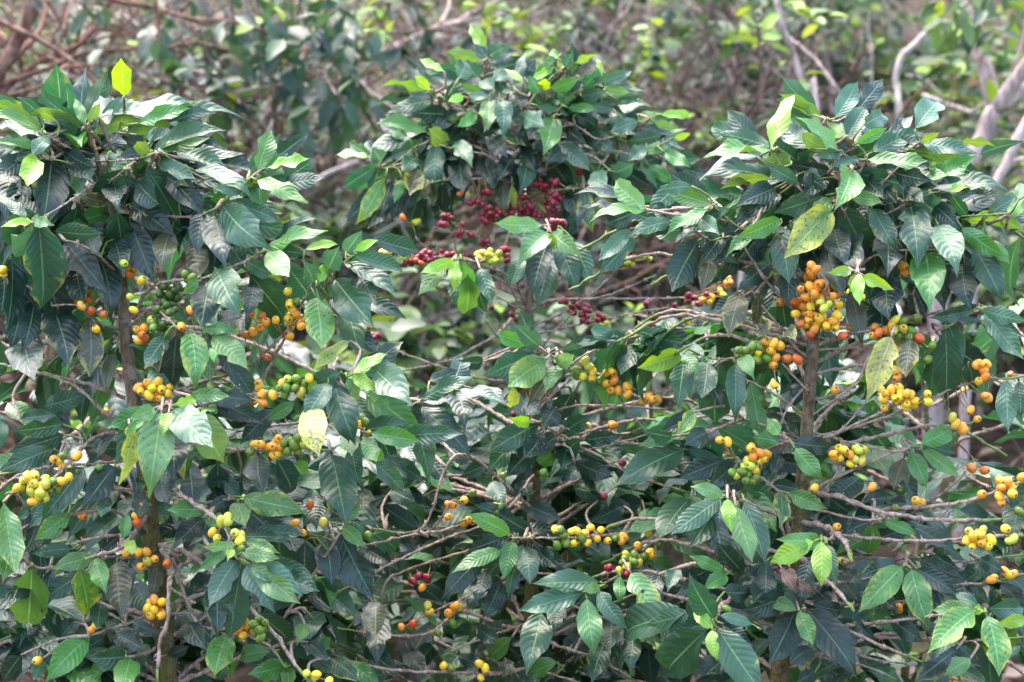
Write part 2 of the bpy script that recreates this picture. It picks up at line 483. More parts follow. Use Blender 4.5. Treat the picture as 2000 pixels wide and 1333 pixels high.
# leaves: base x, base y, tip x, tip y, visible width, kind
# kinds: d mature dark with shade deepening the colour, m mid green, g fresh green, y young yellow green, w pale with sky sheen put into the colour, l pale, p pale yellow, b brownish olive,
# o orange edged, u underside seen; a following s: yellowing, x: chewed
LEAVES = {
 'left': [
 ('1', 0.0, '''690,540,678,312,115,yx; 545,650,1150,577,120,m; 770,690,1065,600,90,g; 520,740,795,655,85,u; 715,740,990,690,58,u;
  850,840,1250,700,100,m; 870,860,1175,780,80,g; 830,870,762,785,80,u; 490,690,560,570,55,u; 470,690,415,545,60,g; 480,700,235,545,115,m;
  460,720,130,620,70,u; 235,720,-60,560,95,u; 225,640,105,540,80,m; 240,740,-60,610,55,g; 240,770,-60,690,62,m; 205,820,-40,780,60,g;
  275,760,175,870,90,w; 195,860,145,1055,120,y; 270,780,415,800,95,d; 285,890,235,1290,215,d; 360,840,540,940,115,d; 700,940,560,1130,150,m;
  640,1020,650,1150,140,d; 600,1130,440,1090,90,bs; 810,930,1000,1260,175,m; 920,980,1145,1220,150,d; 870,900,1100,1010,80,w; 980,850,1295,960,90,m;
  890,860,1060,990,75,g; 1080,950,1420,1080,80,w; 840,860,640,880,80,d; 720,1140,990,1330,150,d; 650,1170,680,1425,160,m; 430,1150,390,1310,160,m;
  640,1280,450,1270,90,d; 170,860,-40,1010,120,d; 600,700,560,540,120,m; 330,700,230,600,110,d; 420,900,520,1010,130,d; 560,830,700,760,100,d;
  760,1010,900,1150,140,d; 1010,1060,1110,1190,110,d; 60,950,20,1200,150,d; 120,1010,60,1250,130,d'''),
 ('1', -0.10, '''215,1240,240,1755,240,mx; 180,1240,205,1455,225,w; 175,1240,0,1265,48,y; 185,1220,290,1255,70,l; 150,1220,-20,1090,62,m'''),
 ('1', -0.04, '''1435,955,1515,715,110,g; 1480,940,1735,895,48,y; 1470,960,1615,850,80,w; 1340,1040,1470,970,62,u; 1430,1005,1725,1145,85,g;
  1360,1060,1190,1050,70,w; 1270,1120,1575,1240,110,m; 1245,1150,1490,1380,205,m; 1200,1200,1250,1480,180,d; 1130,1190,1100,1420,115,d; 1400,1010,1340,1100,80,m'''),
 ('4', 0.0, '''360,110,590,395,190,d; 540,170,630,540,160,d; 725,0,860,345,170,d; 815,-30,985,80,120,m; 60,200,20,680,130,d; 150,330,60,720,150,d;
  190,450,130,720,150,d; 290,470,390,800,200,dx; 500,530,500,880,140,bs; 130,640,200,905,205,d; 640,730,590,985,70,b; 330,380,210,480,80,m;
  20,300,0,540,110,d; 240,300,260,560,150,d; 420,260,470,480,140,d; 640,100,690,300,130,d; 950,60,900,240,140,b; 1080,120,1110,330,130,b; 480,60,560,200,150,d'''),
 ('4', -0.06, '''1180,330,1120,600,160,d; 1105,315,1015,410,58,g; 1200,260,1310,490,185,m; 1390,290,1590,540,175,m; 1360,210,1530,300,95,w; 1490,170,1620,320,125,l;
  1480,155,1840,50,78,g; 1500,150,1720,185,85,m; 1600,250,1730,430,160,m; 1700,160,1890,120,45,y; 1740,340,1690,220,110,w; 1830,270,1890,140,120,w;
  1780,340,1810,230,60,y; 1760,420,1790,730,165,gs; 1950,665,1740,830,75,ps; 1420,330,1380,520,120,d; 1290,480,1260,600,130,d; 1060,615,1090,930,150,gs;
  1120,600,1320,600,62,g; 1180,640,1385,830,130,ls; 985,625,960,920,125,d; 930,640,800,830,110,m; 910,660,870,850,50,bs; 1210,680,1330,950,85,d'''),
 ('5', -0.06, '''75,170,170,40,95,w; 120,160,245,100,52,y; 120,190,425,285,95,m; 60,235,370,435,95,m; 10,320,230,590,185,m; -10,430,130,520,95,d; 150,300,240,470,110,m'''),
 ('4', -0.16, '''1090,1060,1250,1350,180,l; 965,1045,1200,1275,185,w; 900,1060,830,1530,185,lx; 880,1050,690,1190,62,g; 940,1065,905,1190,75,y; 975,1020,1095,985,65,y;
  1060,970,1290,975,75,g; 720,1130,680,1475,80,p; 860,1040,720,1100,90,l'''),
 ('4', 0.0, '''1200,1010,1470,1130,125,d; 1640,1010,1490,1110,75,g; 350,1130,60,1170,110,m; 360,1190,30,1290,120,d; 120,1100,320,1080,90,m'''),
 ('4', -0.12, '''1860,880,1975,1230,170,m; 1830,900,1690,1120,130,w; 1740,1030,1780,1315,160,o; 1900,840,1740,900,100,w'''),
 ('5', -0.12, '''110,850,310,720,62,y; 130,840,370,820,75,w; 110,850,250,950,75,y; 240,830,430,1010,185,w; 80,870,150,1010,62,ls; 200,920,320,1040,72,g;
  180,1160,450,1120,120,m; 210,1180,505,1230,100,g; 180,1195,245,1350,95,g; 10,900,90,1240,150,m'''),
 ('5', 0.03, '''420,1060,560,1280,130,d; 490,1030,780,1310,150,d; 680,950,740,1140,140,d; 500,990,805,860,90,m; 700,940,980,1020,60,m; 400,1000,480,1150,110,d; 540,890,700,830,90,d'''),
 ('7', -0.02, '''20,330,80,750,130,lx; 180,690,150,1065,210,g; 290,700,230,950,90,d; 520,640,285,700,110,g; 440,690,490,965,150,gs; 530,640,585,830,105,g;
  690,530,710,390,75,g; 720,540,740,630,65,y; 390,390,190,540,120,g; 400,590,160,620,80,m; 350,330,150,470,100,m; 470,130,220,450,150,m; 300,30,0,160,120,m;
  640,130,480,340,165,d; 960,50,920,250,120,d; 890,200,950,350,110,d; 1060,100,1080,330,150,d; 1210,110,1220,310,120,d; 1440,60,1460,260,150,d;
  1540,90,1640,300,140,d; 1010,20,1020,200,60,p; 1050,30,1050,170,50,g; 1150,380,930,370,95,g; 1190,390,1180,480,110,g; 1350,300,1700,375,140,gs;
  1330,330,1370,470,120,g; 1300,310,1150,370,80,d; 1350,340,1610,560,150,d; 1130,420,960,580,130,d; 120,760,60,900,150,d; 60,600,20,760,120,g;
  200,470,130,620,130,d; 820,300,760,420,120,d; 600,300,560,420,90,m'''),
 ('7', -0.16, '''1200,750,1210,1090,130,d; 1400,680,1680,900,120,l; 1390,670,1690,840,130,w; 1370,680,1530,950,130,w; 1320,650,1160,925,130,w; 1345,700,1285,1090,160,w;
  1350,610,1560,640,80,ls; 1300,570,1130,580,58,l; 1270,590,1095,715,62,g; 1290,590,1270,650,50,y; 1370,550,1560,610,62,gs'''),
 ('7', 0.0, '''650,660,680,990,170,b; 880,680,850,870,90,b; 500,1080,260,1320,170,g; 640,1060,820,1160,130,d; 780,1180,470,1200,130,m; 760,1190,430,1340,110,g;
  730,1200,690,1400,150,g; 940,1180,1060,1130,70,d; 700,990,890,1060,70,d; 1270,1060,1190,1310,160,gs; 1510,1160,1310,1200,100,g; 1590,1240,1390,1290,130,g;
  1600,1250,1610,1390,90,g; 1440,950,1640,1130,140,m; 1700,1010,1660,1110,80,g; 1840,1200,1990,1310,110,m; 1720,1110,1830,1220,90,d; 410,1000,330,1090,100,d;
  1060,1000,1150,1150,130,d; 560,900,540,1050,110,m; 120,1180,20,1330,120,d; 240,1200,180,1330,90,w'''),
 ('8', 0.0, '''-5,60,75,450,205,m; 110,0,145,230,105,m; 210,0,265,120,90,g; 230,100,400,275,115,w; -155,540,-155,830,130,d; -35,530,-5,800,130,d; 40,500,230,880,190,d;
  60,470,180,580,85,g; 85,430,165,340,62,g; 240,880,240,1100,160,b; -100,300,-90,480,130,d'''),
 ],
 'back': [
 ('2', 0.0, '''855,265,760,130,75,y; 880,310,985,255,90,w; 830,340,620,290,60,u; 700,440,740,340,110,w; 620,400,480,330,42,y; 560,480,470,390,90,m; 540,500,450,420,60,y;
  520,520,270,460,52,u; 560,560,290,640,85,m; 640,640,440,630,110,d; 530,740,250,665,70,g; 640,800,540,720,110,u; 530,800,290,880,100,m; 580,800,570,1060,120,m;
  680,800,775,920,110,w; 710,870,730,1090,135,d; 760,800,640,790,90,d; 840,870,900,1040,120,d; 1000,870,930,990,120,d; 1090,870,1045,1080,115,m; 870,560,865,715,100,gs;
  945,560,945,765,105,w; 1230,660,1180,850,130,g; 1250,790,1440,960,110,ms; 1190,860,1340,1080,130,d; 1300,720,1400,800,100,d; 1010,480,1075,285,70,m;
  1060,460,950,380,38,y; 1110,450,1240,370,48,y; 1170,500,1190,430,70,y; 1010,520,950,490,62,w; 1220,360,1170,340,90,w; 1300,370,1330,300,70,w; 1260,330,1215,280,48,y;
  1320,390,1480,295,42,u; 1480,470,1670,395,70,w; 1500,420,1470,325,32,y; 1510,490,1665,520,55,u; 1220,500,1380,440,72,g; 1390,540,1520,510,90,w; 1310,600,1480,610,58,g;
  1560,610,1400,580,72,m; 1590,560,1715,565,42,m; 1140,590,1270,605,42,w; 1270,640,1290,610,62,w; 760,530,870,540,62,w; 730,540,640,570,52,y; 720,470,840,500,52,g;
  700,660,545,700,62,u; 800,640,690,710,72,g; 1700,680,1540,740,80,w; 1700,680,1830,630,80,u; 1830,640,2000,640,50,ys; 1790,680,1930,720,52,u; 1640,790,1850,750,90,m;
  1700,860,1890,810,62,g; 1900,770,2000,745,42,y; 1540,970,1690,910,110,w; 1480,950,1490,1110,110,w; 1640,950,1800,1050,110,d; 1760,920,1920,1020,72,g;
  215,870,90,790,80,g; 200,880,0,860,42,y; 240,930,45,1055,92,m; 270,900,220,820,92,w; 290,990,140,1250,100,gs; 330,1020,270,1200,100,d; 430,930,240,1000,80,u;
  470,950,430,1090,120,bs; 480,1070,420,1250,110,d; 390,1000,340,1140,60,g; 620,1020,610,1180,80,d; 550,1010,560,1150,60,bs; 950,990,960,1190,90,bs;
  1000,1020,1010,1180,38,ps; 1320,1080,1370,1270,120,d; 1400,1050,1440,1290,100,ms; 900,500,830,440,90,w; 950,620,1080,680,110,d; 1120,700,1010,760,110,d;
  760,700,860,780,120,d; 1050,640,1170,700,110,w; 880,760,960,860,110,d; 1350,640,1500,720,100,m; 1430,760,1560,840,110,d; 1150,520,1100,430,90,w; 900,410,1000,440,80,w;
  620,560,700,480,90,m; 1400,480,1450,420,80,m; 1580,900,1700,840,90,m; 470,880,380,960,100,m; 1290,830,1200,900,110,d; 1040,820,1120,950,110,d; 660,950,640,1080,100,d;
  1850,850,1990,930,80,g; 1750,820,1650,900,90,m; 1330,560,1240,500,90,w; 420,760,330,720,70,g'''),
 ('5', -0.3, '''1170,20,890,12,82,l; 1200,110,1110,420,150,d; 1250,110,1365,400,120,m; 1350,110,1445,350,100,m; 1060,190,985,370,82,m; 1195,60,1035,225,130,l; 1220,60,1385,190,110,l; 1215,60,1240,160,42,y;
  750,300,735,530,130,g; 820,260,890,480,82,m; 640,240,470,420,72,g; 680,220,480,290,62,y; 720,215,780,370,90,g; 685,220,680,380,65,y'''),
 ],
 'right': [
 ('3', 0.0, '''590,830,715,510,95,ys; 870,650,630,520,70,u; 820,640,640,545,52,u; 945,660,1070,460,115,w; 1010,770,1125,580,125,m; 1100,700,1230,640,110,w; 960,840,740,640,72,l;
  1000,760,910,690,82,u; 1060,800,1240,710,62,g; 900,830,740,740,90,u; 810,830,640,680,130,m; 590,820,280,735,112,m; 600,840,195,880,58,g; 700,900,550,890,100,u;
  1150,850,1450,720,110,m; 1390,720,1520,570,150,w; 1430,800,1750,860,90,w; 1340,830,1640,880,80,u; 1650,790,1840,805,48,u; 1420,790,1530,740,42,y; 1120,890,1475,910,72,g;
  920,930,1100,880,62,w; 990,850,820,870,62,w; 1060,960,1420,1050,130,m; 930,960,670,910,90,d; 740,1020,560,920,82,w; 590,1000,295,1060,70,u; 1040,940,960,1150,165,gx;
  890,1090,595,1190,130,w; 1030,1100,1215,1130,82,g; 920,1110,810,1230,100,g; 980,1130,1155,1450,170,mx; 920,1160,640,1455,185,ps; 1150,1160,1290,1400,120,m; 1240,1110,1300,1330,110,d;
  1380,1080,1560,1250,160,w; 1480,1060,1910,1015,78,m; 1580,1070,1780,1050,42,y; 1220,1040,1300,1140,100,ds; 1370,1150,1410,1490,185,m; 1590,1080,1680,1210,80,m; 1790,1200,1950,1100,100,m;
  1920,1200,2000,1110,80,u; 1640,1230,2010,1270,72,u; 1970,1110,1990,1010,62,l; 640,1220,390,1330,100,g; 610,1050,390,1140,130,d; 640,1080,410,1230,110,d; 780,960,900,1050,120,d;
  1120,1000,1220,1110,130,d; 860,1000,760,1100,120,d; 1260,960,1480,1010,120,d; 1330,1050,1430,1120,110,d; 520,1110,400,1230,100,d; 720,1150,620,1260,120,d; 1500,1150,1640,1280,120,d'''),
 ('3', -0.05, '''260,1140,0,1060,100,g; 350,1160,105,1290,100,w; 250,1170,0,1290,62,g; 200,1220,290,1300,100,w; -105,1170,-300,1000,130,l; -105,1180,-430,1200,52,g; 145,1040,-30,1060,72,w; 60,1200,-80,1170,70,m'''),
 ('5', -0.05, '''1660,40,1470,230,90,w; 1880,0,1650,70,92,w'''),
 ('6', 0.0, '''640,20,690,360,150,m; 1520,20,1630,270,170,w; 1650,30,1890,200,100,g; 180,110,20,410,180,d; 390,60,140,290,130,d; 580,20,320,190,82,g; 600,220,400,380,110,d;
  570,50,410,200,90,d; 600,300,500,440,90,d; 240,210,200,390,100,bs; 420,390,350,640,140,bs; 520,400,500,600,60,bs; 890,100,980,400,190,d; 1000,100,1080,270,160,d;
  1240,80,1240,280,170,d; 1240,300,1240,540,180,d; 700,200,680,480,130,d; 1450,170,1470,480,190,g; 1660,230,1690,480,160,d; 1720,140,1880,440,150,m; 1800,100,1920,240,72,g;
  1040,400,1095,690,110,b; 1390,370,1450,510,90,d; 770,60,820,300,130,d; 1130,60,1180,300,140,d; 300,80,180,250,110,d; 1560,120,1560,330,130,d; 940,30,1000,220,150,d'''),
 ('6', -0.09, '''1035,275,905,285,58,y; 1060,290,1030,400,48,y; 1075,290,1085,475,75,y; 1100,300,1275,385,72,y'''),
 ('6', -0.05, '''1260,640,1125,1000,150,os; 1370,650,1340,880,120,bs; 1700,495,1470,540,82,m; 1760,490,2010,560,92,w; 1770,510,2000,780,110,w; 1560,600,1560,1040,160,m;
  1690,780,1720,960,90,m; 1900,880,1910,1180,110,w; 1970,890,1980,1100,90,m; 640,1230,470,1200,90,g; 690,1230,950,1260,100,d; 720,1260,880,1440,110,g; 640,1190,570,1100,82,gs;
  160,1060,60,1190,82,gs; 230,1180,100,1250,110,d; 1420,1240,1610,1140,110,g; 560,640,530,580,100,bs; 680,600,720,660,90,bs; 1800,540,1900,700,90,m'''),
 ('9', 0.0, '''1360,40,1455,240,110,g; 1430,40,1650,205,90,g; 1330,80,1270,270,100,b; 1440,10,1620,60,80,m; 330,90,65,200,120,d; 390,110,230,260,120,d; 640,60,590,180,70,d;
  640,270,645,460,115,ms; 690,280,905,370,100,gs; 590,230,760,260,90,d; 1160,430,1125,620,110,g; 1210,430,1410,510,72,g; 1180,430,1000,500,100,d; 910,300,1060,400,100,d; 1060,330,1240,300,80,d'''),
 ('6', -0.02, '''100,740,190,860,82,g; 100,790,70,1030,130,m; 230,780,200,1000,125,m; 300,780,270,1160,180,m; 390,790,390,1120,110,m; 420,750,490,870,90,g'''),
 ('9', -0.10, '''320,295,150,240,82,l; 310,310,20,520,120,m; 310,320,130,590,130,m; 345,310,365,500,78,y; 390,350,490,665,130,l; 440,320,560,680,130,m;
  880,560,600,540,90,g; 900,560,960,800,90,w; 830,545,580,670,115,y; 870,545,870,800,115,y; 650,700,730,830,70,k; 720,760,830,830,60,k; 690,690,720,800,60,k'''),
 ('9', -0.04, '''1320,690,1070,950,150,gs; 1300,680,1080,740,120,d; 1370,700,1470,1040,160,gs; 1400,700,1640,850,110,d; 735,930,550,870,78,g; 745,930,825,1135,105,g; 720,940,570,1240,180,d;
  780,920,1080,1310,190,d; 700,860,450,940,140,d; 820,900,1010,940,90,d; 340,730,200,820,90,g; 330,710,130,625,72,g; 430,720,280,550,120,d; 500,700,430,750,70,d;
  820,1150,690,1230,130,d; 1620,1150,1390,1330,130,ds; 1060,1000,1180,1100,72,d; 1640,1130,1760,1240,72,d; 1640,1260,1800,1340,90,m; 830,1280,720,1340,90,d; 250,700,120,760,110,d;
  60,700,10,820,90,m; 560,820,480,900,120,d; 1180,850,1290,930,100,d; 1260,980,1440,1110,120,d; 930,980,1100,1080,110,d; 360,1180,220,1290,130,d; 1000,700,1090,780,90,d;
  1500,620,1640,700,100,d; 1750,640,1890,720,100,d; 1700,1200,1560,1290,100,g'''),
 ('9', -0.16, '''250,1000,0,1060,110,d; 320,1010,480,1130,110,d; 230,1040,-20,1290,225,m; 290,1030,540,1400,180,m; 270,980,130,740,130,m; 300,960,490,1015,62,w; 255,1030,150,910,80,y; 260,1040,290,1220,80,y;
  1720,930,1460,1170,150,gs; 1790,960,1860,1310,170,gs; 1800,920,2000,920,110,m; 1740,900,1600,830,72,m; 1740,930,1480,930,90,lx; 1770,940,1710,920,52,y; 2010,980,1850,1010,72,y'''),
 ],
 'middle': [
 ('5', 0.0, '''1150,700,1005,570,110,w; 1140,740,850,860,150,m; 1190,770,960,930,160,lx; 1230,800,1080,1035,110,bs; 1010,920,990,1040,70,ps; 1250,790,1350,740,100,l; 1270,800,1180,960,90,g;
  1090,690,900,630,90,g; 840,780,705,780,80,d; 1640,640,1370,720,92,m; 1690,630,2000,690,120,m; 1620,690,1475,860,130,m; 1700,690,1600,870,120,m; 1960,730,1690,820,110,y; 1580,640,1420,600,80,w;
  1150,1130,860,1290,140,m; 1170,1180,1060,1330,130,d; 1380,1210,1250,1330,130,m; 1300,1170,1440,1080,110,m; 1100,1120,980,1090,70,y; 1240,1040,1160,1160,130,d; 1400,1220,1620,1190,90,d;
  1330,960,1240,1100,130,d; 1250,1190,1150,1290,110,d; 1060,1000,1160,1080,110,d'''),
 ('8', 0.05, '''640,0,790,110,110,d; 400,0,450,140,100,d; 1020,-20,860,160,130,m; 1140,0,950,200,140,d; 1260,20,1140,130,90,g; 1300,10,1270,170,130,m; 1350,100,1570,190,110,d;
  890,210,950,340,110,w; 1090,210,1010,310,100,d; 480,480,270,340,120,d; 220,480,470,610,120,d; 190,590,350,690,110,d; 1060,340,1280,430,110,d; 1480,320,1700,380,90,d;
  1620,350,1430,440,110,d; 1740,370,1780,450,80,g; 1310,590,1300,690,80,bs; 1310,580,1480,740,120,ms; 330,260,470,330,110,d; 720,180,860,120,90,d; 1480,560,1600,640,100,d; 1380,1060,1290,1190,120,d'''),
 ('8', -0.04, '''830,640,610,870,140,d; 850,700,800,880,110,d; 940,760,840,980,110,d; 1110,500,940,400,100,d; 980,520,750,600,120,d; 990,510,740,390,100,g; 1005,545,950,770,105,g;
  940,600,655,725,90,g; 1090,570,1100,790,130,w; 1110,580,1250,690,110,d; 1065,560,970,880,100,m'''),
 ('8', -0.14, '''1250,890,1240,1040,110,d; 1560,1000,1540,1180,150,d; 1160,940,1080,1270,180,m; 1700,970,1790,1130,120,ms; 1680,1060,1660,1260,110,m; 1490,775,1100,790,115,w;
  1480,825,1650,1045,100,w; 1660,720,1840,1040,140,ls; 1600,740,1600,890,72,g; 1395,835,1020,940,120,w; 1415,865,1460,1175,140,l; 1490,800,1390,830,60,l'''),
 ('8', 0.0, '''1250,1220,1070,1290,110,g; 1000,1080,870,1200,100,g; 960,1200,960,1310,90,d; 180,1140,380,1300,130,d; 320,1280,120,1330,90,w; 0,1200,140,1340,120,gs; 810,1030,940,1110,100,d;
  700,1180,830,1240,80,d; 1040,1310,1140,1380,90,d; 560,1120,480,1240,110,d; 420,1160,520,1290,120,d; 900,1300,760,1350,90,d; 1400,1240,1560,1310,100,d'''),
 ],
}

